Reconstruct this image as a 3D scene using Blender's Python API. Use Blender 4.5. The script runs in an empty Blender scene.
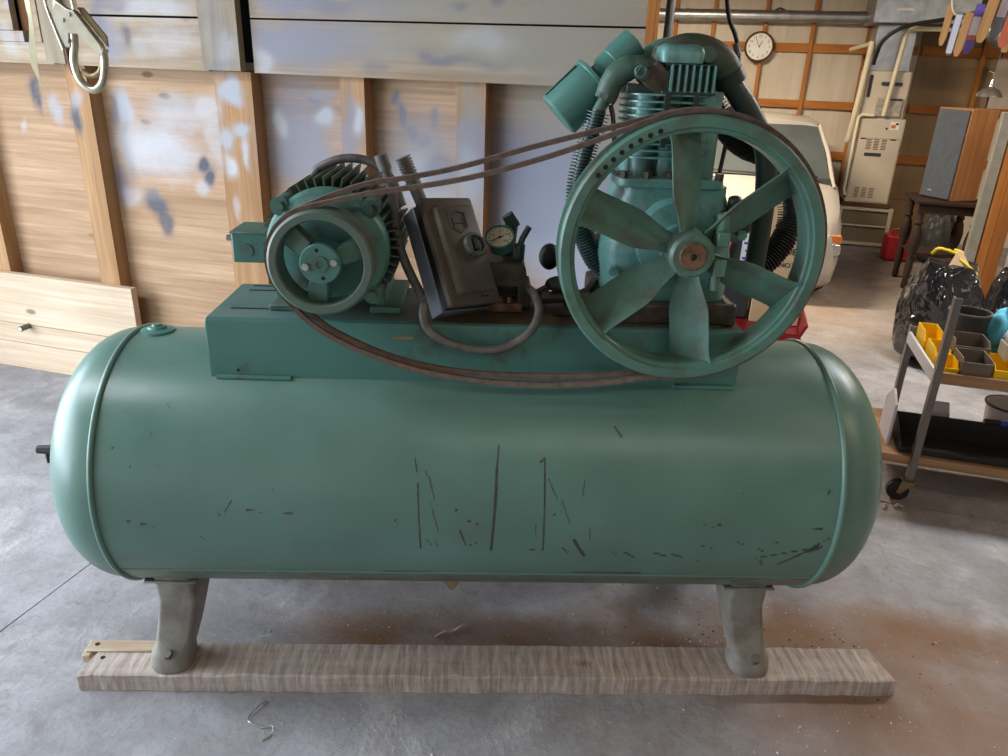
import bpy, bmesh, math, random
from mathutils import Vector, Matrix
random.seed(7)
R_ = math.radians
SC = bpy.context.scene
COL = SC.collection

# ------------------------------------------------------------------ camera, world, light
cam_d = bpy.data.cameras.new('camera'); cam = bpy.data.objects.new('camera', cam_d); COL.objects.link(cam)
cam_d.sensor_fit = 'HORIZONTAL'; cam_d.sensor_width = 36.0; cam_d.lens = 758.0 / 1008.0 * 36.0
cam_d.clip_start = 0.05; cam_d.clip_end = 200
YAW, PIT, ROLL = R_(15.5), R_(22.5), R_(2.1)
_f = Vector((-math.sin(YAW) * math.cos(PIT), math.cos(YAW) * math.cos(PIT), -math.sin(PIT)))
_r = Vector((math.cos(YAW), math.sin(YAW), 0)); _u = _r.cross(_f)
_r2 = _r * math.cos(ROLL) + _u * math.sin(ROLL); _u2 = -_r * math.sin(ROLL) + _u * math.cos(ROLL)
cam.matrix_world = Matrix(((_r2.x, _u2.x, -_f.x, 0), (_r2.y, _u2.y, -_f.y, 0), (_r2.z, _u2.z, -_f.z, 1.776), (0, 0, 0, 1)))
SC.camera = cam

SC.view_settings.view_transform = 'Standard'; SC.view_settings.look = 'None'
SC.view_settings.gamma = 1.0; SC.view_settings.use_curve_mapping = False
SC.view_settings.exposure = 0.2

world = bpy.data.worlds.new('sky'); SC.world = world; world.use_nodes = True
bg = world.node_tree.nodes['Background']
bg.inputs['Color'].default_value = (0.78, 0.88, 1.0, 1); bg.inputs['Strength'].default_value = 10.0

def portal(name, loc, rot, sx, sy):
    l = bpy.data.lights.new(name, 'AREA'); l.shape = 'RECTANGLE'; l.size = sx; l.size_y = sy
    l.cycles.is_portal = True
    o = bpy.data.objects.new(name, l); COL.objects.link(o); o.location = loc; o.rotation_euler = rot
    return o
# daylight enters through the open garage door in the left side wall
portal('daylight_portal_side', (-4.93, -0.2, 1.4), (0, R_(-90), 0), 2.8, 5.2)

def lamp(name, loc, power, color, size=0.3, rot=(0, 0, 0), sy=None):
    l = bpy.data.lights.new(name, 'AREA'); l.energy = power; l.color = color
    l.shape = 'RECTANGLE'; l.size = size; l.size_y = sy or size
    o = bpy.data.objects.new(name, l); COL.objects.link(o); o.location = loc; o.rotation_euler = rot
    return o
# warm shop lamps under the ceiling of both bays, plus added unseen fill lights
lamp('fill_light_mid', (1.9, 4.2, 2.95), 70, (0.96, 0.97, 1.0), 1.6, sy=0.25)  # unseen light added to brighten the floor of the back bay
lamp('shop_lamp_side', (3.4, 6.2, 2.9), 45, (1.0, 0.80, 0.56), 1.2, sy=0.25)
lamp('shop_lamp_back', (-0.9, 7.0, 2.9), 220, (1.0, 0.85, 0.66), 1.2, sy=0.25)
lamp('fill_light_over', (-3.3, 0.9, 2.95), 75, (0.84, 0.92, 1.0), 2.4, sy=0.3)  # unseen overhead light added to brighten the top of the tank
lamp('shop_tube_lamp', (1.35, -0.28, 2.92), 20, (1.0, 0.94, 0.84), 2.4, (0, 0, R_(17.7)), 0.07)
lamp('fill_light_front', (2.4, 1.6, 2.9), 14, (1.0, 0.78, 0.54), 1.2, sy=0.25)  # unseen warm light added to fill the shadows in the work bay

# ------------------------------------------------------------------ mesh builder
def frame(axis):
    a = Vector(axis).normalized()
    t = Vector((0, 0, 1)) if abs(a.z) < 0.9 else Vector((1, 0, 0))
    u = a.cross(t).normalized(); w = u.cross(a).normalized()
    return u, w, a

class MB:
    def __init__(s): s.v = []; s.f = []
    def add(s, vs, fs):
        o = len(s.v); s.v += [Vector(p) for p in vs]; s.f += [[i + o for i in f] for f in fs]; return s
    def box(s, c, d, m=None):
        x, y, z = d[0] / 2, d[1] / 2, d[2] / 2
        vs = [Vector((sx * x, sy * y, sz * z)) for sz in (-1, 1) for sy in (-1, 1) for sx in (-1, 1)]
        if m is not None: vs = [m @ p for p in vs]
        c = Vector(c)
        return s.add([p + c for p in vs], [(0, 2, 3, 1), (4, 5, 7, 6), (0, 1, 5, 4), (2, 6, 7, 3), (0, 4, 6, 2), (1, 3, 7, 5)])
    def b2(s, p0, p1):
        return s.box([(a + b) / 2 for a, b in zip(p0, p1)], [abs(b - a) for a, b in zip(p0, p1)])
    def cyl(s, p0, p1, r0, r1=None, n=24, cap=True):
        r1 = r0 if r1 is None else r1
        p0, p1 = Vector(p0), Vector(p1); u, w, a = frame(p1 - p0)
        vs = []
        for p, r in ((p0, r0), (p1, r1)):
            vs += [p + (u * math.cos(2 * math.pi * i / n) + w * math.sin(2 * math.pi * i / n)) * r for i in range(n)]
        fs = [(i, (i + 1) % n, n + (i + 1) % n, n + i) for i in range(n)]
        if cap: fs += [tuple(range(n - 1, -1, -1)), tuple(range(n, 2 * n))]
        return s.add(vs, fs)
    def lathe(s, prof, o, axis, n=32, a0=0, a1=2 * math.pi, closed=False):
        # prof: (radius, height along the axis); closed: the profile is a loop (a ring)
        o = Vector(o); u, w, a = frame(axis); full = abs(a1 - a0) > 6.28
        m = n if full else n + 1; k = len(prof); vs = []
        for i in range(m):
            t = a0 + (a1 - a0) * i / n; d = u * math.cos(t) + w * math.sin(t)
            vs += [o + d * r + a * h for r, h in prof]
        fs = []
        kk = k if closed else k - 1
        for i in range(n if full else n):
            j = (i + 1) % m
            for q in range(kk):
                q2 = (q + 1) % k
                fs.append((i * k + q, i * k + q2, j * k + q2, j * k + q))
        return s.add(vs, fs)
    def tube(s, pts, r, n=12, closed=False, cap=True, sq=None):
        pts = [Vector(p) for p in pts]; m = len(pts)
        rs = r if isinstance(r, (list, tuple)) else [r] * m
        tan = []
        for i in range(m):
            a = pts[(i - 1) % m] if (closed or i > 0) else pts[i]
            b = pts[(i + 1) % m] if (closed or i < m - 1) else pts[i]
            tan.append((b - a).normalized())
        u, w, _ = frame(tan[0]); vs = []
        for i in range(m):
            u = (u - tan[i] * u.dot(tan[i])).normalized(); w = tan[i].cross(u)
            for q in range(n):
                t = 2 * math.pi * q / n
                vs.append(pts[i] + (u * math.cos(t) + w * math.sin(t)) * rs[i])
        fs = []
        for i in range(m if closed else m - 1):
            j = (i + 1) % m
            for q in range(n):
                q2 = (q + 1) % n
                fs.append((i * n + q, i * n + q2, j * n + q2, j * n + q))
        if cap and not closed: fs += [tuple(range(n - 1, -1, -1)), tuple(range((m - 1) * n, m * n))]
        return s.add(vs, fs)
    def prism(s, poly, o, ux, uy, d):
        # closed outline in the (ux, uy) plane swept along vector d
        o, ux, uy, d = Vector(o), Vector(ux), Vector(uy), Vector(d); n = len(poly)
        a = [o + ux * p[0] + uy * p[1] for p in poly]
        return s.add(a + [p + d for p in a], [tuple(range(n - 1, -1, -1)), tuple(range(n, 2 * n))] + [(i, (i + 1) % n, n + (i + 1) % n, n + i) for i in range(n)])
    def loft(s, rings, cap=True):
        n = len(rings[0]); vs = [p for r in rings for p in r]; fs = []
        for i in range(len(rings) - 1):
            for q in range(n):
                q2 = (q + 1) % n
                fs.append((i * n + q, i * n + q2, (i + 1) * n + q2, (i + 1) * n + q))
        if cap: fs += [tuple(range(n - 1, -1, -1)), tuple(range((len(rings) - 1) * n, len(rings) * n))]
        return s.add(vs, fs)
    def ball(s, c, r, sc=(1, 1, 1), n=20, k=12):
        prof = [(math.sin(math.pi * i / k), -math.cos(math.pi * i / k)) for i in range(k + 1)]
        prof[0] = (1e-4, -1); prof[-1] = (1e-4, 1)
        o = len(s.v); s.lathe(prof, (0, 0, 0), (0, 0, 1), n)
        for i in range(o, len(s.v)):
            p = s.v[i]; s.v[i] = Vector((p.x * r * sc[0], p.y * r * sc[1], p.z * r * sc[2])) + Vector(c)
        return s
    def grid(s, fn, nu, nv):
        vs = [fn(i / nu, j / nv) for j in range(nv + 1) for i in range(nu + 1)]
        fs = [(j * (nu + 1) + i, j * (nu + 1) + i + 1, (j + 1) * (nu + 1) + i + 1, (j + 1) * (nu + 1) + i) for j in range(nv) for i in range(nu)]
        return s.add(vs, fs)
    def mesh(s, name, smooth=35, fix=True):
        me = bpy.data.meshes.new(name); me.from_pydata([tuple(p) for p in s.v], [], s.f)
        if fix:
            b = bmesh.new(); b.from_mesh(me); bmesh.ops.recalc_face_normals(b, faces=b.faces); b.to_mesh(me); b.free()
        if smooth:
            me.polygons.foreach_set('use_smooth', [True] * len(me.polygons))
            me.set_sharp_from_angle(angle=R_(smooth))
        me.update(); return me
    def build(s, name, mat, parent=None, smooth=35, bevel=0, fix=True, loc=None, rot=None, seg=2):
        return link(name, s.mesh(name, smooth, fix), mat, parent, bevel, loc, rot, seg)

def link(name, me, mat, parent=None, bevel=0, loc=None, rot=None, seg=2):
    o = bpy.data.objects.new(name, me); COL.objects.link(o)
    if mat is not None and not me.materials: me.materials.append(mat)
    if parent is not None: o.parent = parent
    if loc is not None: o.location = loc
    if rot is not None: o.rotation_euler = rot
    if bevel:
        m = o.modifiers.new('bevel', 'BEVEL'); m.width = bevel; m.segments = seg; m.limit_method = 'ANGLE'; m.angle_limit = R_(40)
        m.harden_normals = False
    return o

def empty(name, loc=(0, 0, 0), rz=0, label=None, cat=None, group=None):
    o = bpy.data.objects.new(name, None); COL.objects.link(o); o.location = loc; o.rotation_euler = (0, 0, rz)
    o.empty_display_size = 0.1
    if label: tag(o, label, cat, group)
    return o
def tag(o, label, cat=None, group=None, kind=None):
    o['label'] = label
    if cat: o['category'] = cat
    if group: o['group'] = group
    if kind: o['kind'] = kind
    return o
def struct(o, label=None):
    o['kind'] = 'structure'
    if label: o['label'] = label
    return o
def bez(p, n=24):
    # smooth Catmull-Rom curve through the points
    p = [Vector(q) for q in p]; out = []
    q = [p[0] * 2 - p[1]] + p + [p[-1] * 2 - p[-2]]
    m = len(p) - 1; per = max(2, n // m)
    for i in range(m):
        a, b, c, d = q[i], q[i + 1], q[i + 2], q[i + 3]
        for k in range(per):
            t = k / per
            out.append(0.5 * (2 * b + (c - a) * t + (2 * a - 5 * b + 4 * c - d) * t * t + (3 * b - a - 3 * c + d) * t ** 3))
    out.append(p[-1]); return out
def rrect(w, h, r, n=4):
    out = []
    for cx, cy, a in ((w / 2 - r, h / 2 - r, 0), (-w / 2 + r, h / 2 - r, 90), (-w / 2 + r, -h / 2 + r, 180), (w / 2 - r, -h / 2 + r, 270)):
        for i in range(n + 1):
            t = R_(a + 90 * i / n); out.append((cx + r * math.cos(t), cy + r * math.sin(t)))
    return out
def textmesh(name, body, size, mat, parent, loc, rot, depth=0.0006, align='CENTER'):
    c = bpy.data.curves.new(name, 'FONT'); c.body = body; c.size = size; c.extrude = depth
    c.align_x = align; c.align_y = 'CENTER'; c.resolution_u = 2
    t = bpy.data.objects.new('tmp_text', c); COL.objects.link(t)
    dg = bpy.context.evaluated_depsgraph_get()
    me = bpy.data.meshes.new_from_object(t.evaluated_get(dg)); bpy.data.objects.remove(t); bpy.data.curves.remove(c)
    me.name = name; me.materials.clear()
    return link(name, me, mat, parent, 0, loc, rot)

# ------------------------------------------------------------------ materials
class NT:
    def __init__(s, name, rough=0.6, metal=0.0, spec=0.5):
        s.m = bpy.data.materials.new(name); s.m.use_nodes = True; s.t = s.m.node_tree
        s.b = s.t.nodes['Principled BSDF']; s.b.inputs['Roughness'].default_value = rough
        s.b.inputs['Metallic'].default_value = metal; s.b.inputs['Specular IOR Level'].default_value = spec
        s._co = None
    def n(s, typ, **kw):
        nd = s.t.nodes.new(typ)
        for k, v in kw.items(): setattr(nd, k, v)
        return nd
    def l(s, a, b): s.t.links.new(a, b)
    def set(s, sock, v):
        if isinstance(v, bpy.types.NodeSocket): s.l(v, sock)
        elif isinstance(v, (tuple, list)) and len(v) == 3 and sock.type == 'RGBA': sock.default_value = (*v, 1)
        else: sock.default_value = v
    def co(s, scale=(1, 1, 1), loc=(0, 0, 0), rot=(0, 0, 0)):
        if s._co is None: s._co = s.n('ShaderNodeTexCoord').outputs['Object']
        mp = s.n('ShaderNodeMapping'); s.l(s._co, mp.inputs['Vector'])
        mp.inputs['Scale'].default_value = scale; mp.inputs['Location'].default_value = loc; mp.inputs['Rotation'].default_value = rot
        return mp.outputs['Vector']
    def noise(s, sc=5, det=4, ro=0.55, v=None, dist=0):
        nd = s.n('ShaderNodeTexNoise'); nd.inputs['Scale'].default_value = sc; nd.inputs['Detail'].default_value = det
        nd.inputs['Roughness'].default_value = ro; nd.inputs['Distortion'].default_value = dist
        s.l(v if v is not None else s.co(), nd.inputs['Vector']); return nd.outputs['Fac']
    def ramp(s, f, stops):
        nd = s.n('ShaderNodeValToRGB'); e = nd.color_ramp.elements
        while len(e) < len(stops): e.new(0.5)
        for k, (p, c) in enumerate(stops):
            e[k].position = p; e[k].color = (*c, 1) if isinstance(c, (tuple, list)) else (c, c, c, 1)
        s.set(nd.inputs['Fac'], f); return nd.outputs['Color']
    def mix(s, f, a, b, mode='MIX'):
        nd = s.n('ShaderNodeMix', data_type='RGBA', blend_type=mode)
        s.set(nd.inputs['Factor'], f); s.set(nd.inputs['A'], a) if False else s.set(nd.inputs[6], a); s.set(nd.inputs[7], b)
        return nd.outputs[2]
    def math(s, op, a, b=0.0, clamp=False):
        nd = s.n('ShaderNodeMath', operation=op, use_clamp=clamp); s.set(nd.inputs[0], a); s.set(nd.inputs[1], b); return nd.outputs[0]
    def mr(s, v, a, b, c=0.0, d=1.0):
        nd = s.n('ShaderNodeMapRange'); s.set(nd.inputs['Value'], v)
        for k, x in (('From Min', a), ('From Max', b), ('To Min', c), ('To Max', d)): nd.inputs[k].default_value = x
        return nd.outputs['Result']
    def attr(s, name):
        nd = s.n('ShaderNodeAttribute'); nd.attribute_name = name; return nd
    def bump(s, h, strength=0.3, dist=0.01):
        nd = s.n('ShaderNodeBump'); nd.inputs['Strength'].default_value = strength; nd.inputs['Distance'].default_value = dist
        s.l(h, nd.inputs['Height']); s.l(nd.outputs['Normal'], s.b.inputs['Normal'])
    def col(s, c): s.set(s.b.inputs['Base Color'], c); return s
    def ro(s, c): s.set(s.b.inputs['Roughness'], c); return s

def srgb(r, g, b):
    f = lambda c: (c / 255 / 12.92) if c <= 10 else ((c / 255 + 0.055) / 1.055) ** 2.4
    return (f(r), f(g), f(b))

def m_plain(name, c, rough=0.6, metal=0.0, var=0.18, sc=14, spec=0.5, bump=0):
    t = NT(name, rough, metal, spec)
    f = t.noise(sc, 4)
    t.col(t.mix(t.mr(f, 0.3, 0.7), tuple(x * (1 - var) for x in c), tuple(min(1, x * (1 + var)) for x in c)))
    if bump: t.bump(t.noise(sc * 6, 3), bump, 0.004)
    return t.m

def m_wood(name, c1, c2, axis=0, sc=1.0, rough=0.75, knots=True, paint=False, grain=1.0, saw=False):
    t = NT(name, rough, 0, 0.3)
    st = [26.0 * sc] * 3; st[axis] = 1.4 * sc
    g = t.noise(1.0, 6, 0.6, t.co(tuple(st)), 0.6)
    st2 = [90.0 * sc] * 3; st2[axis] = 3.0 * sc
    g2 = t.noise(1.0, 3, 0.6, t.co(tuple(st2)))
    big = t.noise(2.2, 3, 0.5)
    c = t.mix(t.mr(g, 0.32, 0.68), c2, c1)
    c = t.mix(t.mr(g2, 0.35, 0.75, 0, 0.35 * grain), c, tuple(x * 0.55 for x in c2))
    c = t.mix(t.mr(big, 0.3, 0.75, 0, 0.35), c, tuple(x * 0.78 for x in c2))
    if knots:
        v = t.n('ShaderNodeTexVoronoi'); v.inputs['Scale'].default_value = 1.0
        st3 = [5.0] * 3; st3[axis] = 2.2
        t.l(t.co(tuple(st3), (0.3, 0.7, 0.1)), v.inputs['Vector'])
        c = t.mix(t.mr(v.outputs['Distance'], 0.05, 0.10, 0.75, 0), c, tuple(x * 0.25 for x in c2))
    if paint:
        a = t.attr('paint')
        br = t.noise(30, 5, 0.65); gr = t.noise(1.0, 4, 0.6, t.co(tuple(7 * x for x in st)))
        k = t.math('ADD', a.outputs['Alpha'], t.math('MULTIPLY', t.math('SUBTRACT', br, 0.5), 0.35))
        k = t.math('ADD', k, t.math('MULTIPLY', t.math('SUBTRACT', gr, 0.5), 0.35))
        k = t.math('MULTIPLY', t.mr(k, 0.05, 0.95), t.mr(a.outputs['Alpha'], 0.0, 0.08))
        c = t.mix(k, c, a.outputs['Color'])
    h = g
    if saw:
        w = t.n('ShaderNodeTexWave'); w.inputs['Scale'].default_value = 9; w.inputs['Distortion'].default_value = 6.0
        w.inputs['Detail'].default_value = 5; w.inputs['Detail Scale'].default_value = 2.5; w.inputs['Detail Roughness'].default_value = 0.7; t.l(t.co((1, 0.35, 0.5)), w.inputs['Vector'])
        s2 = t.noise(1.0, 4, 0.65, t.co((110, 11, 11), rot=(0, 0, R_(14))))
        sw = t.math('ADD', t.math('MULTIPLY', w.outputs['Fac'], 0.12), t.math('MULTIPLY', s2, 0.8))
        c = t.mix(t.mr(sw, 0.34, 0.66, 0, 0.75), c, tuple(min(1, x * 1.45) for x in c1))
        h = sw
    t.col(c); t.bump(h, 0.35, 0.004); return t.m

M = {}
TEAL = srgb(78, 126, 116)
def m_teal(name, c=TEAL, rust=0.25, rough=0.42, dirt=(0.055, 0.04, 0.028), wear=False, dsc=9):
    c = tuple(x * (0.98 if wear else 0.95) for x in c)
    t = NT(name, rough, 0.0, 0.5)
    f = t.noise(3.5, 4); f2 = t.noise(dsc, 6, 0.65)
    col = t.mix(t.mr(f, 0.3, 0.7), tuple(x * 0.86 for x in c), tuple(x * 1.1 for x in c))
    if rust > 0: col = t.mix(t.mr(f2, 0.62 - rust * 0.32, 0.72, 0, 0.9), col, dirt)
    if wear:
        a = t.attr('wear')
        nb = t.noise(70, 4, 0.6)
        k = t.math('ADD', a.outputs['Fac'], t.math('MULTIPLY', t.math('SUBTRACT', nb, 0.5), 0.6))
        k = t.math('MULTIPLY', t.mr(k, 0.35, 0.55), t.mr(a.outputs['Fac'], 0.02, 0.15))
        col = t.mix(k, col, t.mix(t.mr(t.noise(9, 3), 0.45, 0.6), (0.035, 0.045, 0.042), (0.085, 0.06, 0.05)))
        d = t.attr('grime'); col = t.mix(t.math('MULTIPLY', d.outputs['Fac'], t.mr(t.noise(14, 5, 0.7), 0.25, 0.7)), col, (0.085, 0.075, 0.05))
        sp = t.noise(120, 2, 0.5); col = t.mix(t.mr(sp, 0.73, 0.76, 0, 0.8), col, (0.04, 0.06, 0.055))
        t.ro(t.mr(t.noise(6, 5), 0.3, 0.7, 0.27, 0.42))
    t.col(col); t.bump(t.noise(60, 3), 0.06, 0.003)
    return t.m
M['teal'] = m_teal('teal_enamel')
M['tealtank'] = m_teal('teal_enamel_tank', srgb(93, 126, 115), 0.0, 0.36, wear=True)
M['tealbase'] = m_teal('teal_enamel_frame', srgb(66, 114, 104), 0.18, 0.5)
M['tealmotor'] = m_teal('teal_enamel_motor', srgb(74, 112, 98), 0.42, 0.5, (0.06, 0.05, 0.035))
M['tealfly'] = m_teal('teal_enamel_flywheel', srgb(88, 128, 114), 0.42, 0.38, (0.075, 0.06, 0.042))
M['tealpump'] = m_teal('teal_enamel_pump', srgb(106, 158, 152), 0.42, 0.34, (0.05, 0.055, 0.045))
M['tealdark'] = m_teal('teal_oily_dark', srgb(48, 64, 60), 0.5, 0.4, (0.02, 0.022, 0.018))
M['motorfin'] = m_teal('teal_greasy_fin', srgb(72, 88, 72), 0.7, 0.5, (0.05, 0.045, 0.032), dsc=12)
M['tealworn'] = m_teal('teal_worn_pulley', srgb(84, 116, 104), 0.75, 0.45, (0.11, 0.085, 0.065), dsc=7)
M['finteal'] = m_teal('teal_fin', srgb(70, 110, 108), 0.7, 0.35, (0.02, 0.024, 0.022), dsc=18)
M['tealleg'] = m_teal('teal_worn_leg', srgb(138, 134, 124), 0.6, 0.55, (0.12, 0.095, 0.078), dsc=11)
M['finsteel'] = m_plain('oily_fin_steel', (0.03, 0.036, 0.034), 0.5, 0.2, 0.5, 60)
M['rust'] = m_plain('rusty_steel', (0.17, 0.095, 0.055), 0.7, 0.3, 0.55, 40, bump=0.3)
M['belt'] = m_plain('belt_rubber', (0.15, 0.10, 0.08), 0.7, 0, 0.3, 50)
M['black'] = m_plain('black_rubber', (0.012, 0.012, 0.012), 0.5, 0, 0.3)
M['hole'] = m_plain('shadowed_recess', (0.008, 0.008, 0.008), 0.9, 0, 0.2)
M['greybox'] = m_plain('brown_grey_enamel', (0.105, 0.078, 0.058), 0.5, 0.0, 0.2, 20)
M['bluegrey'] = m_plain('blue_grey_enamel', (0.21, 0.23, 0.27), 0.38, 0.0, 0.18, 12)
M['galv'] = m_plain('galvanised_steel', (0.42, 0.43, 0.44), 0.38, 0.85, 0.22, 10)
M['conduit'] = m_plain('dusty_conduit', (0.12, 0.112, 0.10), 0.5, 0.2, 0.4, 30)
M['zinc'] = m_plain('zinc_bolt', (0.45, 0.44, 0.40), 0.35, 0.8, 0.3, 60)
M['brass'] = m_plain('dull_brass', (0.30, 0.23, 0.12), 0.45, 0.6, 0.3, 40)
M['greasy'] = m_plain('greasy_iron', (0.065, 0.052, 0.038), 0.5, 0.35, 0.5, 30, bump=0.2)
M['white'] = m_plain('white_print', (0.78, 0.77, 0.74), 0.6, 0, 0.05)
M['ink'] = m_plain('black_print', (0.015, 0.015, 0.015), 0.7, 0, 0.1)
M['paper'] = m_plain('gauge_paper', (0.62, 0.56, 0.42), 0.6, 0, 0.1)

t = NT('greasy_top_plate', 0.55, 0, 0.4)
sx = t.n('ShaderNodeSeparateXYZ'); t.l(t.co(), sx.inputs[0])
gk = t.math('ADD', t.mr(sx.outputs['X'], -0.45, 0.0, 0.0, 0.75), t.math('MULTIPLY', t.math('SUBTRACT', t.noise(9, 5, 0.6), 0.5), 0.9))
t.col(t.mix(t.mr(gk, 0.1, 0.7), t.mix(t.mr(t.noise(5, 4), 0.35, 0.65), srgb(96, 120, 118), srgb(70, 106, 100)), t.mix(t.noise(14, 4), srgb(66, 50, 36), srgb(104, 78, 54)))); M['greasetop'] = t.m
# paint-flecked timber of the partition wall
M['ply'] = m_wood('plywood_painted', srgb(198, 166, 134), srgb(164, 130, 98), 0, 0.8, knots=True, paint=True, grain=1.3)
M['board'] = m_wood('sheathing_board', srgb(190, 172, 148), srgb(156, 134, 110), 0, 0.7, paint=True, grain=1.4)
M['stud'] = m_wood('stud_timber', srgb(190, 152, 110), srgb(156, 116, 78), 2, 0.8, paint=True)
M['post'] = m_wood('weathered_post', srgb(176, 164, 140), srgb(140, 124, 100), 2, 0.8, paint=True)
M['pine'] = m_wood('new_pine_board', srgb(216, 198, 174), srgb(194, 170, 142), 0, 0.7, paint=False)
M['orange'] = m_wood('orange_fir', srgb(196, 132, 66), srgb(166, 100, 44), 2, 0.8)
M['orangex'] = m_wood('orange_fir_rail', srgb(196, 132, 66), srgb(166, 100, 44), 0, 0.8)
M['timber'] = m_wood('rough_sawn_timber', srgb(172, 160, 150), srgb(142, 128, 120), 0, 0.9, 0.85, saw=True)
M['fresh'] = m_wood('split_fresh_wood', srgb(206, 190, 168), srgb(160, 136, 110), 0, 1.2, 0.8, knots=False)
# ------------------------------------------------------------------ the building
# spray-paint and splashes on the partition wall: x, z, rx, rz, colour, strength (all metres on the wall)
BLOBS = [
(-3.444,1.534,0.032,0.098,86,86,96,0.90), (-3.453,1.600,0.032,0.039,86,86,96,0.80), (-3.335,1.490,0.044,0.079,166,168,174,0.80), (-3.215,1.438,0.038,0.089,86,86,96,0.85),
(-3.206,1.534,0.037,0.058,166,168,174,0.60), (-3.570,1.390,0.020,0.041,184,184,188,0.50), (-2.933,1.509,0.066,0.105,166,168,174,0.95), (-2.991,1.488,0.030,0.106,86,86,96,0.50),
(-2.935,1.308,0.031,0.140,112,110,120,0.70), (-3.012,1.129,0.063,0.104,112,110,120,0.70), (-2.947,1.078,0.075,0.063,184,184,188,0.50), (-2.793,1.365,0.154,0.078,184,184,188,0.55),
(-2.649,1.536,0.137,0.056,166,168,174,0.50), (-2.602,1.469,0.171,0.056,184,184,188,0.45), (-2.746,1.296,0.235,0.109,184,184,188,0.65), (-2.450,1.545,0.078,0.064,184,184,188,0.70),
(-2.415,1.387,0.056,0.143,184,184,188,0.50), (-2.501,1.258,0.035,0.044,86,86,96,0.95), (-2.469,1.193,0.035,0.044,86,86,96,0.95), (-2.505,1.141,0.047,0.040,184,184,188,0.60),
(-2.801,1.038,0.074,0.052,86,86,96,0.85), (-2.752,0.960,0.055,0.074,86,86,96,0.80), (-2.829,1.087,0.049,0.041,112,110,120,0.70), (-2.316,1.609,0.070,0.054,166,168,174,0.95),
(-2.270,1.629,0.048,0.044,166,168,174,0.90), (-2.293,1.575,0.065,0.036,166,168,174,0.80), (-2.269,1.450,0.049,0.032,166,168,174,0.95), (-2.337,1.391,0.045,0.047,166,168,174,0.90),
(-2.340,1.274,0.040,0.058,184,184,188,0.90), (-2.243,1.341,0.022,0.095,184,184,188,0.80), (-2.320,1.057,0.023,0.071,184,184,188,0.50), (-1.940,1.547,0.174,0.152,112,110,120,0.55),
(-1.954,1.368,0.178,0.186,138,137,146,0.80), (-1.814,1.518,0.051,0.044,166,168,174,0.90), (-2.051,1.475,0.042,0.063,184,184,188,0.60), (-1.681,1.451,0.055,0.202,138,137,146,0.80),
(-1.652,1.526,0.025,0.070,184,184,188,0.80), (-1.833,1.617,0.071,0.034,138,137,146,0.70), (-1.449,1.612,0.024,0.033,112,110,120,0.90), (-1.421,1.551,0.024,0.051,112,110,120,0.90),
(-1.389,1.480,0.034,0.043,112,110,120,0.90), (-1.327,1.432,0.043,0.030,112,110,120,0.85), (-1.269,1.537,0.019,0.059,112,110,120,0.70), (-1.346,1.405,0.190,0.177,138,137,146,0.60),
(-1.348,1.251,0.194,0.137,166,168,174,0.70), (-1.250,1.324,0.095,0.089,112,110,120,0.50), (-1.110,1.462,0.065,0.172,138,137,146,0.80), (-1.107,1.290,0.066,0.178,166,168,174,0.70),
(-1.113,1.627,0.063,0.082,150,144,132,0.60), (-0.830,1.301,0.063,0.060,112,110,120,0.95), (-0.743,1.358,0.217,0.171,138,137,146,0.75), (-0.822,1.136,0.181,0.181,166,168,174,0.85),
(-0.586,1.023,0.220,0.276,184,184,188,0.70), (-0.490,1.457,0.166,0.206,150,144,132,0.70), (-0.672,1.607,0.250,0.160,150,144,132,0.75), (-0.383,1.216,0.105,0.260,138,137,146,0.60),
(-1.970,1.822,0.224,0.092,138,137,146,0.85), (-2.119,1.755,0.062,0.051,184,184,188,0.60), (-1.696,1.849,0.238,0.081,138,137,146,0.65), (-1.435,1.836,0.184,0.072,150,144,132,0.70),
(-1.274,1.789,0.082,0.032,112,110,120,0.80), (-1.160,1.785,0.098,0.028,112,110,120,0.95), (-1.005,1.778,0.087,0.027,112,110,120,0.95), (-0.853,1.787,0.077,0.023,112,110,120,0.80),
(-1.556,1.748,0.067,0.033,112,110,120,0.40), (-0.729,1.836,0.364,0.114,150,144,132,0.80), (-0.985,1.848,0.255,0.077,150,144,132,0.70), (-1.073,1.865,0.130,0.046,184,184,188,0.35),
(-1.809,1.986,0.238,0.032,112,110,120,0.60), (-1.955,1.991,0.195,0.040,138,137,146,0.80), (-1.524,1.990,0.183,0.054,138,137,146,0.60), (-1.251,1.982,0.262,0.053,150,144,132,0.75),
(-0.738,1.983,0.358,0.051,150,144,132,0.80), (-0.990,2.001,0.034,0.018,112,110,120,0.70), (-1.163,2.002,0.052,0.015,112,110,120,0.50), (-2.993,1.860,0.058,0.134,112,110,120,0.75),
(-2.932,1.818,0.081,0.107,138,137,146,0.70), (-2.835,1.846,0.034,0.062,86,86,96,0.70), (-2.689,1.973,0.218,0.051,184,184,188,0.60), (-2.913,1.974,0.113,0.043,112,110,120,0.60),
(-2.603,1.826,0.143,0.070,184,184,188,0.40), (-2.779,1.778,0.057,0.053,166,168,174,0.50), (-3.454,1.814,0.037,0.037,166,168,174,0.70), (-3.496,1.961,0.062,0.027,166,168,174,0.80),
(-3.564,1.802,0.063,0.084,184,184,188,0.50), (-2.352,1.874,0.085,0.171,112,110,120,0.45), (-2.310,1.791,0.053,0.103,184,184,188,0.40), (-2.345,1.726,0.086,0.035,112,110,120,0.50),
(-3.261,1.854,0.060,0.137,150,144,132,0.30),
(-0.72, 1.22, 0.26, 0.24, 142, 148, 166, 0.8), (-0.95, 1.40, 0.14, 0.16, 132, 134, 150, 0.6), (-0.55, 1.0, 0.2, 0.2, 168, 174, 188, 0.7),
]
BLOBS = [(b[0], b[1], b[2], b[3], srgb(*b[4:7]), b[7]) for b in BLOBS]
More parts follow.
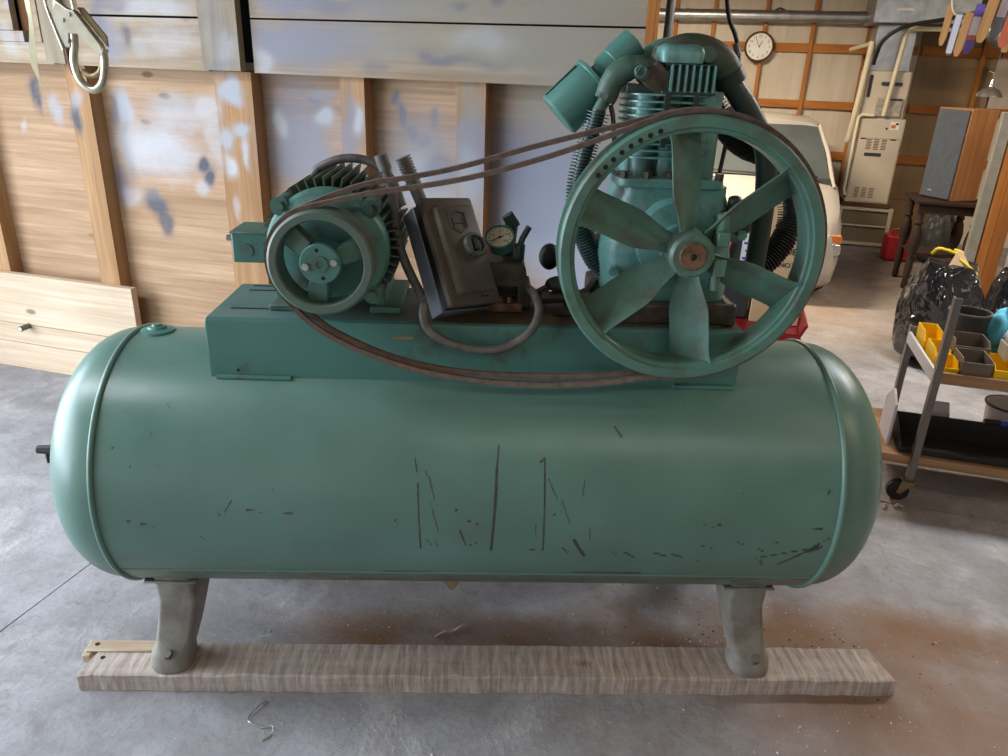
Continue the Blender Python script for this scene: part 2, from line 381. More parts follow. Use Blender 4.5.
def paint_at(x, z):
    x, z = x + .012 * math.sin(21 * z + 9 * x) + .004 * math.sin(53 * z - 29 * x), z + .010 * math.sin(23 * x - 11 * z) + .004 * math.sin(47 * x + 41 * z)
    r = g = bl = 0.0; a = 0.0
    for bx, bz, rx, rz, c, s in BLOBS:
        dx = (x - bx) / rx; dz = (z - bz) / rz
        q = dx * dx + dz * dz
        big = rx > 0.12
        if q > (3.4 if big else 2.4): continue
        k = min(.97, s * 1.12 if big else s) * (1.0 if q < 0.35 else math.exp(-(q - 0.35) * (1.1 if big else 1.9)))
        r = r * (1 - k) + c[0] * k; g = g * (1 - k) + c[1] * k; bl = bl * (1 - k) + c[2] * k
        a = a + k - a * k
    if a > 1e-4: r, g, bl = r / a, g / a, bl / a
    return (r, g, bl, a)
def painted_box(name, x0, x1, y0, y1, z0, z1, mat, parent, res=0.02, bow=0.0):
    nu = max(1, int((x1 - x0) / res)); nv = max(1, int((z1 - z0) / res)); b = MB()
    vs = [(x0 + (x1 - x0) * i / nu, y0 + bow * math.sin(7 * z0 + 3.1 * i / nu), z0 + (z1 - z0) * j / nv) for j in range(nv + 1) for i in range(nu + 1)]
    W = nu + 1
    fs = [(j * W + i, j * W + i + 1, (j + 1) * W + i + 1, (j + 1) * W + i) for j in range(nv) for i in range(nu)]
    k = len(vs); vs += [(x0, y1, z0), (x1, y1, z0), (x1, y1, z1), (x0, y1, z1)]
    bl, br, tr, tl = 0, nu, nv * W + nu, nv * W
    fs += [(k + 1, k, k + 3, k + 2), tuple([k, k + 1] + list(range(br, bl - 1, -1))), tuple([k + 2, k + 3] + list(range(tl, tr + 1))),
           tuple([k + 3, k] + [j * W for j in range(nv + 1)]), tuple([k + 1, k + 2] + [j * W + nu for j in range(nv, -1, -1)])]
    b.add(vs, fs); me = b.mesh(name, 30)
    at = me.color_attributes.new('paint', 'FLOAT_COLOR', 'POINT')
    for i, v in enumerate(me.vertices):
        at.data[i].color = paint_at(v.co.x * 3.3 / y0, 1.776 + (v.co.z - 1.776) * 3.3 / y0) if v.co.y < y0 + 0.02 else (0, 0, 0, 0)
    return link(name, me, mat, parent)

# floor: concrete slabs with open joints
def m_concrete():
    t = NT('concrete_floor', 0.75, 0, 0.35)
    a = t.noise(0.9, 5, 0.6); b = t.noise(6, 6, 0.65); c = t.noise(45, 4, 0.6)
    col = t.ramp(a, [(0.3, srgb(134, 134, 138)), (0.5, srgb(150, 150, 154)), (0.7, srgb(166, 166, 170))])
    col = t.mix(t.mr(b, 0.38, 0.64, 0, 0.6), col, srgb(120, 116, 114))
    e1 = t.noise(2.4, 6, 0.7, None, 0.8); col = t.mix(t.mr(e1, 0.52, 0.66, 0, 0.5), col, srgb(184, 182, 182)); col = t.mix(t.mr(e1, 0.40, 0.30, 0, 0.45), col, srgb(104, 100, 98))
    col = t.mix(t.mr(c, 0.5, 0.75, 0, 0.3), col, srgb(105, 98, 92))
    # brown stains, with tank and partition shade put into their colour: centre x, y, radii, strength
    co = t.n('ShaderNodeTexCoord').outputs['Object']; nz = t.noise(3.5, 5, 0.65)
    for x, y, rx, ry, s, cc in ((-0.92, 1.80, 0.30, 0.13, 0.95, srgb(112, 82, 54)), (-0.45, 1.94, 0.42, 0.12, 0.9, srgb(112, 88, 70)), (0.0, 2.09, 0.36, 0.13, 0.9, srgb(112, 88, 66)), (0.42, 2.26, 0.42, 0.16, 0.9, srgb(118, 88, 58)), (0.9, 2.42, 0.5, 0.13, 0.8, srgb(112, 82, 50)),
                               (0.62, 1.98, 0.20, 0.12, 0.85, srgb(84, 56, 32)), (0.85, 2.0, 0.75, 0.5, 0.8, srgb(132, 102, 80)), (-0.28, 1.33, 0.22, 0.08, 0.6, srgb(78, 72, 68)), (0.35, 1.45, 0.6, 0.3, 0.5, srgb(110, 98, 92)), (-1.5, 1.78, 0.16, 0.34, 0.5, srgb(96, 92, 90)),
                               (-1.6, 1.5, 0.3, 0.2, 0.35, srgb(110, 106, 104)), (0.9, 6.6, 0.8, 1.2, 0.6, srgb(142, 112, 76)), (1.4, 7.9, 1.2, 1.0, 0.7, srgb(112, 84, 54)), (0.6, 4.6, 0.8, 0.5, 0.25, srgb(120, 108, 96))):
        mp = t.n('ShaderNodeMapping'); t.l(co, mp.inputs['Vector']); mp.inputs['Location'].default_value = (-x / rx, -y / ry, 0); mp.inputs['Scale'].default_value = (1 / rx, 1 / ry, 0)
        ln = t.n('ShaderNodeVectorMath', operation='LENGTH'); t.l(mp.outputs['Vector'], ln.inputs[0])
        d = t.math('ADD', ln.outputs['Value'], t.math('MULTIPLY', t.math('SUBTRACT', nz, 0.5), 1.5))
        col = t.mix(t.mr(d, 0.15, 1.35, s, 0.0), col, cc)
    v = t.n('ShaderNodeTexVoronoi', feature='DISTANCE_TO_EDGE'); v.inputs['Scale'].default_value = 0.55
    wv = t.n('ShaderNodeVectorMath', operation='ADD'); t.l(co, wv.inputs[0])
    nv = t.n('ShaderNodeTexNoise'); nv.inputs['Scale'].default_value = 2.5; nv.inputs['Detail'].default_value = 6; t.l(co, nv.inputs['Vector']); t.l(nv.outputs['Color'], wv.inputs[1])
    t.l(wv.outputs[0], v.inputs['Vector'])
    col = t.mix(t.mr(v.outputs['Distance'], 0.0006, 0.0022, 0.35, 0.0), col, srgb(80, 76, 74))
    sp = t.noise(110, 2, 0.5); col = t.mix(t.mr(sp, 0.72, 0.75, 0, 0.7), col, srgb(225, 222, 218))
    t.col(col); t.ro(t.mr(b, 0.3, 0.7, 0.6, 0.85))
    t.bump(t.math('ADD', t.math('ADD', t.math('MULTIPLY', b, 0.6), t.math('MULTIPLY', c, 0.4)), t.math('MULTIPLY', t.mr(e1, 0.5, 0.62), t.mr(t.noise(9, 6, 0.65, t.co((1, .5, 1), rot=(0, 0, R_(40))), 0.4), 0.45, 0.55, 0, 0.25))), 0.42, 0.012)
    return t.m
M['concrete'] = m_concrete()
M['dirt'] = m_plain('joint_dirt', (0.06, 0.055, 0.05), 0.9, 0, 0.3)
X0, X1, Y0, Y1, ZC = -4.9, 4.4, -3.4, 10.05, 3.05
floor = struct(MB().b2((X0 - 3, Y0 - 3, -0.16), (X1 + 0.2, Y1 + 0.2, -0.012)).build('floor', M['dirt']), 'grey concrete floor slabs with cracks and brown stains and painted-in shade')
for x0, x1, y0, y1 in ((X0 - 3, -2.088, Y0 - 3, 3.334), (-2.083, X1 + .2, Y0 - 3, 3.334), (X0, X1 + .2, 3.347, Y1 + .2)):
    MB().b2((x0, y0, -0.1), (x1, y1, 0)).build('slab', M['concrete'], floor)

# partition wall: plywood sheets behind studs, sheathing boards across the top
WP = struct(empty('wall_back'), 'partition wall of plywood, studs and boards splashed with grey and blue spray paint')
for x0, x1 in ((-4.895, -3.19), (-3.19, -2.29), (-2.29, -1.67), (-1.67, -1.11), (-1.11, -0.39)):
    painted_box('plywood_sheet', x0 + .001, x1 - .001, 3.385, 3.40, 0.0, 1.74, M['ply'], WP, 0.012 if x0 > -4 else 0.03)
for x0, x1 in ((-3.995, -3.875), (-3.245, -3.12), (-2.387, -2.186), (-1.73, -1.612), (-1.175, -1.042)):
    painted_box('stud', x0, x1, 3.30, 3.385, 0.0, 1.70, M['stud'], WP, 0.014)
for x0, x1 in ((-3.266, -3.157), (-2.38, -2.184)):
    painted_box('post', x0, x1, 3.222, 3.265, 1.704, 3.0, M['post'], WP, 0.03)
M['brownpost'] = m_wood('dark_post', srgb(132, 92, 52), srgb(100, 66, 36), 2, 1.0)
def boards(x0, x1, rows):
    for z0, z1 in rows: painted_box('sheathing_board', x0, x1, 3.265, 3.30, z0, z1, M['board'], WP, 0.016 if z0 < 2.1 else 0.05)
# the left bay of boards has a ragged opening, the right bay runs to the end of the wall
boards(-3.155, -2.383, ((1.699, 1.918), (1.928, 2.145), (2.151, 2.37)))
boards(-2.14, -0.386, ((1.699, 1.920), (1.928, 2.145), (2.151, 2.37)))
boards(-4.85, -3.268, ((1.699, 1.795), (2.03, 2.25)))
boards(-4.85, -3.425, ((1.797, 1.845),)); boards(-4.85, -3.48, ((1.848, 2.028),)); boards(-3.37, -3.318, ((1.797, 2.028),))
MB().b2((-3.47, 3.31, 1.75), (-3.31, 3.38, 2.05)).build('blocking', M['brownpost'], WP)
MB().b2((-0.384, 3.255, 0.0), (-0.352, 3.40, 3.0)).build('end_post', M['orange'], WP, bevel=.003)
for z0, z1, xr in ((0.0, 0.160, -3.02), (0.163, 0.279, -3.02), (0.282, 0.582, -3.017)):
    MB().b2((-4.85, 3.258, z0), (xr, 3.299, z1)).build('kick_board', M['pine'], WP, bevel=.002)
MB().b2((-4.899, 3.405, 0), (-0.36, 3.43, 3.04)).build('backing', M['hole'], WP)

# far wall of the back bay: white panels between orange fir studs and rails
WR = struct(empty('wall_rear'), 'white panelled far wall with orange fir studs and rails')
def m_panel(name, c, d):
    t = NT(name, 0.7, 0, 0.3); st = t.noise(1.0, 5, 0.6, t.co((9, 9, 1.2)))
    t.col(t.mix(t.mr(st, 0.4, 0.75, 0, 0.5), t.mix(t.mr(t.noise(1.3, 3), 0.3, 0.7, 0, .5), c, d), tuple(x * .75 for x in d))); return t.m
M['wpanel'] = m_panel('white_wall_panel', srgb(214, 204, 188), srgb(196, 182, 160))
M['shadepanel'] = m_panel('shaded_wall_panel', srgb(164, 140, 108), srgb(140, 114, 84))  # white wall panel with the shade right of the furnace put into its colour
xs = [-4.9, -3.1, -2.0, -0.83, -0.40, 0.17, 0.69, 1.28, 1.83, 2.46, 2.62, 3.5, X1]
zs = [0, 0.46, 0.91, 1.46, 2.06, 2.62, 3.05]
for i in range(len(xs) - 1):
    for j in range(len(zs) - 1):
        k = 1.83 <= xs[i] < 2.5
        MB().b2((xs[i] + .002, 10.0, zs[j] + .002), (xs[i + 1] - .002, 10.03, zs[j + 1] - .002)).build('wall_panel', M['shadepanel'] if k else M['wpanel'], WR)
MB().b2((X0, 10.032, 0), (X1, 10.05, 3.05)).build('backing', M['wpanel'], WR)
for x in (-3.1, -2.0, -0.83, -0.40, 0.17, 0.69, 1.28, 2.46, 3.5):
    MB().b2((x - .02, 9.93, 0), (x + .02, 9.985, 3.0)).build('stud', M['orange'], WR)
for i in range(len(xs) - 1):
    for z, h in ((0.91, .09), (1.46, .085), (2.06, .09), (2.62, .09)):
        a, b = xs[i] + .021, xs[i + 1] - .021
        if b - a > 0.05: MB().b2((a, 9.955, z - h / 2), (b, 9.995, z + h / 2)).build('rail', M['orangex'], WR)
# right side wall, left side wall with its open door, front wall with its open door, ceiling
M['wallr'] = m_panel('side_wall_panel', srgb(132, 118, 98), srgb(112, 98, 80))
M['ceil'] = m_wood('ceiling_boards', srgb(124, 98, 70), srgb(96, 74, 52), 1, 0.6, knots=False)
WS = struct(empty('wall_right'), 'panelled right side wall of the workshop')
for k in range(7):
    y = Y0 + (Y1 - Y0) * k / 7
    MB().b2((X1, y + .003, 0), (X1 + .1, y + (Y1 - Y0) / 7 - .003, ZC)).build('wall_panel', M['wallr'], WS)
WL = struct(empty('wall_left'), 'left side wall around the open door')
for p0, p1 in (((X0 - .1, 2.4, 0), (X0, 3.399, ZC)), ((X0 - .1, -3.4, 0), (X0, -2.8, ZC)), ((X0 - .1, -2.8, 2.8), (X0, 2.4, ZC)), ((X0 - .1, 3.4, 0), (X0, Y1, ZC))):
    MB().b2(p0, p1).build('wall_panel', M['wallr'], WL)
M['wallf'] = m_panel('front_wall_panel', srgb(206, 202, 194), srgb(186, 180, 170))
WF = struct(empty('wall_front'), 'panelled front wall of the workshop')
for p0, p1 in (((X0, Y0 - .1, 0), (-2.0, Y0, ZC)), ((-1.997, Y0 - .1, 0), (1.2, Y0, ZC)), ((1.203, Y0 - .1, 0), (X1, Y0, ZC))):
    MB().b2(p0, p1).build('wall_panel', M['wallf'], WF)
struct(MB().b2((X0 - .1, Y0 - .1, ZC), (X1 + .1, Y1 + .1, ZC + .1)).build('ceiling', M['ceil']), 'board ceiling of the workshop')
# ------------------------------------------------------------------ the air compressor (local frame: x along the tank, y away from the viewer)
AC = empty('air_compressor', (-0.615, 1.92, 0), R_(17.74), 'big teal horizontal tank air compressor with belt-driven spoked flywheel and electric motor', 'compressor')
TR, TZ, TL = 0.366, 0.686, 0.9515
SCR = [(-0.150,0.175,-0.144,0.137,0.004),(-0.141,0.107,-0.135,-0.088,0.005),(0.061,0.209,0.057,0.146,0.005),(0.057,0.146,0.056,0.068,0.008),(0.056,0.068,0.048,-0.088,0.008),(0.178,0.178,0.184,-0.085,0.005),(0.181,0.181,0.168,0.168,0.006),(-0.122,0.138,-0.116,0.125,0.004),(-0.114,0.128,-0.098,0.066,0.004),(-0.111,0.065,-0.100,0.033,0.003),(-0.103,0.033,-0.087,-0.027,0.004),(-0.119,-0.054,-0.106,-0.072,0.004),(-0.095,-0.061,-0.090,-0.075,0.004),(0.187,0.128,0.214,0.071,0.004),(0.224,0.071,0.249,0.004,0.004),(0.203,0.029,0.226,0.038,0.003),(0.281,0.124,0.277,0.085,0.003),(0.301,-0.008,0.305,-0.047,0.003),(0.161,-0.001,0.163,-0.042,0.003),(0.753,-0.106,0.920,-0.056,0.006),(0.822,-0.132,0.909,-0.053,0.007),(0.884,-0.079,0.917,-0.063,0.010),(0.881,0.002,0.908,-0.000,0.005),(0.752,-0.067,0.771,-0.081,0.006),(0.791,-0.041,0.801,-0.048,0.006),(0.769,-0.114,0.780,-0.137,0.006),(0.621,0.001,0.643,0.010,0.005),(0.593,0.015,0.602,0.004,0.004),(0.685,-0.040,0.712,-0.056,0.005),(0.596,-0.059,0.630,-0.069,0.004),(0.594,-0.118,0.609,-0.127,0.004),(0.482,-0.091,0.513,-0.103,0.008),(0.527,-0.094,0.556,-0.106,0.008),(0.401,-0.089,0.428,-0.109,0.008),(0.263,-0.047,0.295,-0.107,0.010),(0.236,-0.076,0.251,-0.092,0.006),(0.367,-0.089,0.385,-0.105,0.005),(0.124,-0.079,0.163,-0.085,0.004),(-0.021,0.011,0.012,-0.000,0.005),(-0.034,-0.020,-0.018,-0.070,0.006),(-0.007,-0.070,0.013,-0.059,0.004),(-0.055,0.044,-0.039,0.036,0.004),(-0.199,0.008,-0.192,0.002,0.005),(-0.626,0.024,-0.606,0.057,0.004),(-0.570,0.030,-0.533,0.025,0.006),(-0.518,0.028,-0.458,0.024,0.006),(-0.654,0.009,-0.634,0.018,0.003),(-0.873,-0.007,-0.849,-0.013,0.005),(-0.839,-0.015,-0.808,-0.021,0.006),(-0.697,-0.051,-0.685,-0.065,0.003),(-0.906,0.189,-0.895,0.181,0.004),(-0.855,0.140,-0.852,0.135,0.003),(-0.811,0.225,-0.805,0.215,0.003),(-0.778,0.299,-0.771,0.288,0.004),(-0.239,-0.200,-0.115,-0.203,0.010),(0.280,-0.190,0.458,-0.191,0.012),(0.504,-0.212,0.603,-0.216,0.006),(0.688,-0.222,0.833,-0.234,0.006),(-0.599,-0.204,-0.466,-0.207,0.004),(0.358,0.261,0.375,0.235,0.007),(0.166,0.168,0.156,0.163,0.003),(0.575,0.155,0.606,0.158,0.003),(0.910,0.096,0.914,0.109,0.005),(0.901,-0.053,0.935,-0.028,0.004)]
def tank():
    xs = [-TL + 2 * TL * i / 720 for i in range(721)]
    prof = [(x, TR) for x in xs]
    DD, E = 0.198, 2.4
    cap = []
    for i in range(1, 19):
        a = math.pi / 2 * i / 18
        r = TR * max(0.0, math.cos(a)) ** (2 / E); d = DD * math.sin(a) ** (2 / E)
        cap.append((d, max(r, 1e-4)))
    prof = [(-TL - d, r) for d, r in reversed(cap)] + prof + [(TL + d, r) for d, r in cap]
    N = 300; k = len(prof); vs = []
    for i in range(N):
        t = 2 * math.pi * i / N
        vs += [(x, -r * math.cos(t), TZ + r * math.sin(t)) for x, r in prof]
    fs = [(i * k + q, i * k + q + 1, ((i + 1) % N) * k + q + 1, ((i + 1) % N) * k + q) for i in range(N) for q in range(k - 1)]
    me = MB().add(vs, fs).mesh('tank', 60)
    w = me.attributes.new('wear', 'FLOAT', 'POINT'); g = me.attributes.new('grime', 'FLOAT', 'POINT')
    wv = [0.0] * len(vs); gv = [0.0] * len(vs)
    by = {}
    for s in SCR:
        ax, as_, bx, bs, wd = s; ex, es = bx - ax, bs - as_; L2 = ex * ex + es * es + 1e-9
        for i in list(range(0, 50)) + list(range(N - 56, N)):
            t = 2 * math.pi * i / N; t = t - 2 * math.pi if t > math.pi else t
            sv = t * TR
            if sv < min(as_, bs) - .02 or sv > max(as_, bs) + .02: continue
            q0 = max(0, int((min(ax, bx) - .02 + TL) / (2 * TL) * 720) + 18); q1 = min(k - 1, int((max(ax, bx) + .02 + TL) / (2 * TL) * 720) + 18)
            for q in range(q0, q1 + 1):
                x = prof[q][0]; u = max(0, min(1, ((x - ax) * ex + (sv - as_) * es) / L2))
                d = math.hypot(x - ax - ex * u, sv - as_ - es * u)
                f = max(0, 1 - d / (wd * 0.85))
                if f > wv[i * k + q]: wv[i * k + q] = f
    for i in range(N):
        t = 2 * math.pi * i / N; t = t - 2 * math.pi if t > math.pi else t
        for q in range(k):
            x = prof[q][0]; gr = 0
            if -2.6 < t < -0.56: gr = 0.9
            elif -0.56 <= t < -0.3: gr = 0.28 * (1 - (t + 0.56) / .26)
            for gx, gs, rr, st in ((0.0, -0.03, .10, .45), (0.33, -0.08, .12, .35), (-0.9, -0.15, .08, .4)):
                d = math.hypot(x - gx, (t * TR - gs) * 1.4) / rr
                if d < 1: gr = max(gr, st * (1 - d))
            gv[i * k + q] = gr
    w.data.foreach_set('value', wv); g.data.foreach_set('value', gv)
    return link('tank', me, M['tealtank'], AC)
T = tank()
for sx in (-1, 1):
    pts = [(sx * TL, -TR * math.cos(a) , TZ + TR * math.sin(a)) for a in [2 * math.pi * i / 96 for i in range(96)]]
    MB().tube(pts, 0.0085, 8, closed=True).build('weld_bead', M['tealtank'], T, 60)
th = -0.5637
MB().tube([(x, -(TR) * math.cos(th), TZ + TR * math.sin(th)) for x in (-0.94, 0.94)], 0.003, 6).build('seam', M['tealtank'], T, 60)
b = MB(); b.lathe([(1e-4, .022), (.012, .022), (.014, .016), (.022, .016), (.026, .010), (.045, .006), (.048, -.01)], (-0.895, .02, TZ + TR - .001), (0, 0.02, 1), 18); b.build('bung', M['teal'], T)
MB().cyl((-TL - .18, -.12, TZ + .06), (-TL - .258, -.12, TZ + .06), .016, .012, 8).cyl((-TL - .235, -.12, TZ + .065), (-TL - .235, -.12, TZ + .02), .006, n=8).build('end_valve', M['black'], T)
MB().cyl((TL + .175, -.1, TZ + .06), (TL + .228, -.1, TZ + .06), .012, n=8).build('end_plug', M['white'], T)
MB().prism([(-.045, 0), (.035, 0), (.0, -.06), (-.012, -.06)], (-.055, -.12, TZ - math.sqrt(TR ** 2 - .12 ** 2) + .004), (1, 0, 0), (0, 0, 1), (0, .02, 0)).build('drain_tab', M['brass'], T)

def leg(xt, xb, front=True):
    sy = 1 if front else -1
    rings = []
    zb = .062 if front else 0.004
    spec = [(0.40, -.215, -.04, .112, xt), (0.345, -.212, -.05, .110, xt), (0.30, -.208, -.062, .108, xt), (0.22, -.206, -.078, .106, xt + (xb - xt) * .35), (0.165, -.208, -.098, .106, xt + (xb - xt) * .6),
            (0.13, -.216, -.112, .110, xt + (xb - xt) * .8), (0.105, -.232, -.114, .116, xb), (zb + .008, -.246, -.112, .122, xb), (zb, -.243, -.114, .120, xb)]
    if not front: spec = [(z, y0 - .19 * (0.4 - z) / .34, y1 - .19 * (0.4 - z) / .34, w, x) for z, y0, y1, w, x in spec]
    for z, y0, y1, w, xc in spec:
        low = max(0, min(1, (0.16 - z) / 0.08)); rr = .014 + low * .036
        rings.append([Vector((xc + p[0], sy * ((y0 + y1) / 2) + p[1], z)) for p in rrect(w, y1 - y0, min(rr, (y1 - y0) / 2 - .004), 4)])
    o = MB().loft(rings).build('leg', M['tealleg'], T, 50)
    if front:
        MB().cyl((xb + .004, -.212, .092), (xb + .004, -.232, .130), .013, n=6).build('bolt', M['conduit'], T)
    s = MB(); s.b2((xt - .08, -.222 if front else .08, .374), (xt + .07, -.08 if front else .225, .381)); s.build('leg_pad', M['tealleg'], T, bevel=.003)
leg(-0.856, -0.902); leg(0.818, 0.866); leg(-0.80, -0.80, False); leg(0.80, 0.80, False)

# base frame: folded steel channel
BX, BY0, BY1, BZ0, BZ1 = .686, -.183, .155, 1.0, 1.16
poly = [(BY0, BZ0 - .02), (BY0, BZ1 - .012), (BY0 + .004, BZ1 - .004), (BY0 + .012, BZ1), (BY1 - .012, BZ1), (BY1 - .004, BZ1 - .004), (BY1, BZ1 - .012), (BY1, BZ0 - .02),
        (BY1 - .008, BZ0 - .02), (BY1 - .008, BZ1 - .014), (BY0 + .008, BZ1 - .014), (BY0 + .008, BZ0 - .02)]
F = MB().prism(poly, (-BX, 0, 0), (0, 1, 0), (0, 0, 1), (2 * BX, 0, 0)).build('base_frame', M['tealbase'], AC, bevel=.0015)
MB().b2((-BX + .004, BY0 + .013, BZ1 - .001), (BX - .004, BY1 - .013, BZ1 + .0006)).build('top_plate', M['greasetop'], F)
for sx in (-1, 1):
    MB().b2((sx * BX - .004, BY0 + .01, BZ0 - .03), (sx * BX + .004, BY1 - .01, BZ1 - .014)).build('end_plate', M['tealbase'], F)
for x0, x1, y in ((-.647, -.37, -.092), (-.647, -.45, .078), (-.647, -.45, .122), (-.13, -.02, -.06), (.2, .32, -.09)):
    MB().b2((x0, y - .005, BZ1 - .002), (x1, y + .005, BZ1 + .0014)).build('slot', M['hole'], F)
MB().b2((-.53, -.105, BZ1), (-.44, -.082, BZ1 + .007)).build('slide_bar', M['tealdark'], F, bevel=.002)
MB().tube([(-.67, BY0 - .002, 1.004), (-.48, BY0 - .004, 1.003)], .007, 8).build('weld_bead', M['tealbase'], F)
MB().tube([(.52, BY0 - .003, 1.003), (.68, BY0 - .003, 1.003)], .008, 8).build('weld_bead', M['tealbase'], F)
MB().cyl((-.615, BY0 - .001, 1.022), (-.615, BY0 + .01, 1.022), .004, n=10).build('hole', M['hole'], F)
MB().b2((-.215, BY0 - .001, 1.117), (-.165, BY0 + .002, 1.125)).build('name_plate', M['brass'], F)

# motor
MX, MZ = -.372, 1.337
mo = MB(); mo.lathe([(1e-4, -.13), (.138, -.13), (.138, .20), (.12, .225), (1e-4, .225)], (MX, 0, MZ), (0, 1, 0), 40)
motor = mo.build('motor', M['tealmotor'], AC)
fin_me = MB().b2((.134, -.115, -.0022), (.171, .185, .0022)).mesh('fin'); fin_me.materials.append(M['motorfin'])
for i in range(46):
    a = 360 * i / 46
    if 232 < a < 308: continue
    link('fin', fin_me, None, motor, loc=(MX, 0, MZ), rot=(0, R_(-a), 0))
bell = MB(); bell.lathe([(.146, -.118), (.150, -.126), (.150, -.160), (.143, -.172), (.118, -.182), (.105, -.198), (.045, -.206), (1e-4, -.206)], (MX, 0, MZ), (0, 1, 0), 48)
bell.build('end_bell', M['teal'], motor)
for a in (45, 135, 225, 315):
    x, z = MX + .151 * math.cos(R_(a)), MZ + .151 * math.sin(R_(a))
    MB().cyl((x, -.175, z), (x, -.09, z), .023, .020, 18).cyl((x, -.187, z), (x, -.172, z), .013, n=6).build('bolt_boss', M['tealmotor'], motor)
MB().cyl((MX, -.20, MZ), (MX, -.30, MZ), .019, n=20).build('shaft', M['greasy'], motor)
for sx in (-1, 1):
    MB().b2((MX + sx * .13 - .04, -.11, 1.161), (MX + sx * .13 + .04, .17, 1.178)).b2((MX + sx * .115 - .012, -.09, 1.175), (MX + sx * .115 + .012, .15, 1.25)).build('motor_foot', M['tealmotor'], motor, bevel=.003)
jb = MB().b2((-.640, -.055, 1.273), (-.505, .075, 1.352)).build('junction_box', M['tealbase'], motor, bevel=.004)
MB().cyl((-.603, -.0545, 1.306), (-.603, -.058, 1.306), .017, n=20).build('knockout', M['tealmotor'], motor)
MB().cyl((-.585, .0, 1.351), (-.585, .0, 1.3535), .014, n=20).build('conduit_hole', M['hole'], motor)
MB().cyl((-.64, -.04, 1.335), (-.655, -.04, 1.335), .008, n=8).build('cover_screw', M['zinc'], motor)
MB().b2((-.644, -.058, 1.349), (-.50, .078, 1.354)).build('box_lid', M['tealmotor'], motor, bevel=.002)

# motor pulley
PLX = MX + .008
pu = MB(); pu.lathe([(.099, -.296), (.102, -.300), (.117, -.300), (.1225, -.295), (.1225, -.281), (.114, -.278), (.114, -.260), (.121, -.257), (.114, -.253), (.114, -.235), (.1225, -.231), (.1225, -.224), (.103, -.224), (.099, -.228)], (PLX, 0, MZ), (0, 1, 0), 64, closed=True)
pulley = pu.build('motor_pulley', M['tealworn'], AC)
MB().lathe([(.012, -.302), (.045, -.302), (.048, -.298), (.048, -.235), (.012, -.235)], (PLX, 0, MZ), (0, 1, 0), 36, closed=True).build('hub', M['teal'], pulley)
MB().lathe([(.009, -.306), (.019, -.306), (.020, -.300), (.009, -.298)], (PLX, 0, MZ), (0, 1, 0), 24, closed=True).cyl((PLX, -.300, MZ), (PLX, -.304, MZ), .009, n=12).build('shaft_collar', M['tealmotor'], pulley)
for a, ok in ((100, 0), (280, 0), (10, 1), (190, 1)):
    x, z = PLX + .033 * math.cos(R_(a)), MZ + .033 * math.sin(R_(a))
    MB().cyl((x, -.301, z), (x, -.309 if ok else -.3025, z), .0085 if ok else .005, n=8).build('set_screw' if ok else 'puller_hole', M['zinc'] if ok else M['hole'], pulley)
for a in (140, 20, 260):
    m = Matrix.Rotation(R_(-a), 3, 'Y')
    vs = [m @ Vector(p) for p in ((.044, -.288, -.022), (.044, -.240, -.022), (.103, -.235, -.026), (.103, -.272, -.026), (.044, -.288, .022), (.044, -.240, .022), (.103, -.235, .026), (.103, -.272, .026))]
    MB().add([v + Vector((PLX, 0, MZ)) for v in vs], [(0, 1, 2, 3), (7, 6, 5, 4), (0, 3, 7, 4), (3, 2, 6, 7), (2, 1, 5, 6), (1, 0, 4, 5)]).build('spoke', M['tealmotor'], pulley, bevel=.004)

# flywheel
WX, WZ, WR_ = .4925, 1.381, .309
fw = MB(); fw.lathe([(.271, -.288), (.274, -.293), (.281, -.294), (.284, -.301), (.304, -.301), (.309, -.296), (.309, -.281), (.300, -.278), (.300, -.259), (.307, -.256), (.300, -.253), (.300, -.234), (.309, -.231), (.309, -.222), (.276, -.222), (.271, -.227)], (WX, 0, WZ), (0, 1, 0), 120, closed=True)
fly = fw.build('flywheel', M['tealfly'], AC, 25)
MB().lathe([(.022, -.308), (.046, -.308), (.053, -.300), (.055, -.262), (.052, -.20), (.022, -.20)], (WX, 0, WZ), (0, 1, 0), 40, closed=True).build('hub', M['tealfly'], fly)
MB().lathe([(.008, -.316), (.030, -.316), (.033, -.312), (.033, -.300), (.008, -.300)], (WX, 0, WZ), (0, 1, 0), 28, closed=True).cyl((WX, -.300, WZ), (WX, -.308, WZ), .0085, n=12).build('shaft_end', M['rust'], fly)
MB().b2((WX + .055, -.3, WZ + .02), (WX + .085, -.24, WZ + .055)).cyl((WX + .07, -.27, WZ + .05), (WX + .07, -.27, WZ + .095), .017, n=6).build('clamp_lug', M['tealfly'], fly, bevel=.004)
MB().b2((WX + .055, -.3, WZ - .05), (WX + .085, -.24, WZ - .01)).cyl((WX + .07, -.27, WZ - .05), (WX + .07, -.27, WZ - .09), .014, n=6).build('clamp_lug', M['tealfly'], fly, bevel=.004)
def spoke_mesh():
    rings = []
    for i in range(13):
        t = i / 12; r = .052 + (.276 - .052) * t
        sm = min(1, t / .45); sm = sm * sm * (3 - 2 * sm)
        w = .058 + .046 * sm; th_ = .012 - .003 * t
        p = R_(40); cx, cy = math.cos(p), math.sin(p)          # chord tilts like a fan blade
        if t > .9: w *= 1 + (t - .9) * 1.2
        yc = -.261
        pts = []
        for k in range(9):
            s = -0.5 + k / 8; camb = .007 * (1 - (2 * s) ** 2)
            pts.append((s, th_ / 2 * math.sqrt(max(0.15, 1 - (2 * s) ** 8)), camb))
        ring = [Vector((r, yc - w * s * cy - (h - c) * cx, w * s * cx - (h - c) * cy)) for s, h, c in pts] + [Vector((r, yc - w * s * cy - (-h - c) * cx, w * s * cx - (-h - c) * cy)) for s, h, c in reversed(pts)]
        for q in ring:
            q.y = max(-.297, min(-.225, q.y))
        rings.append(ring)
    me = MB().loft(rings).mesh('spoke', 50); me.materials.append(M['tealfly']); return me
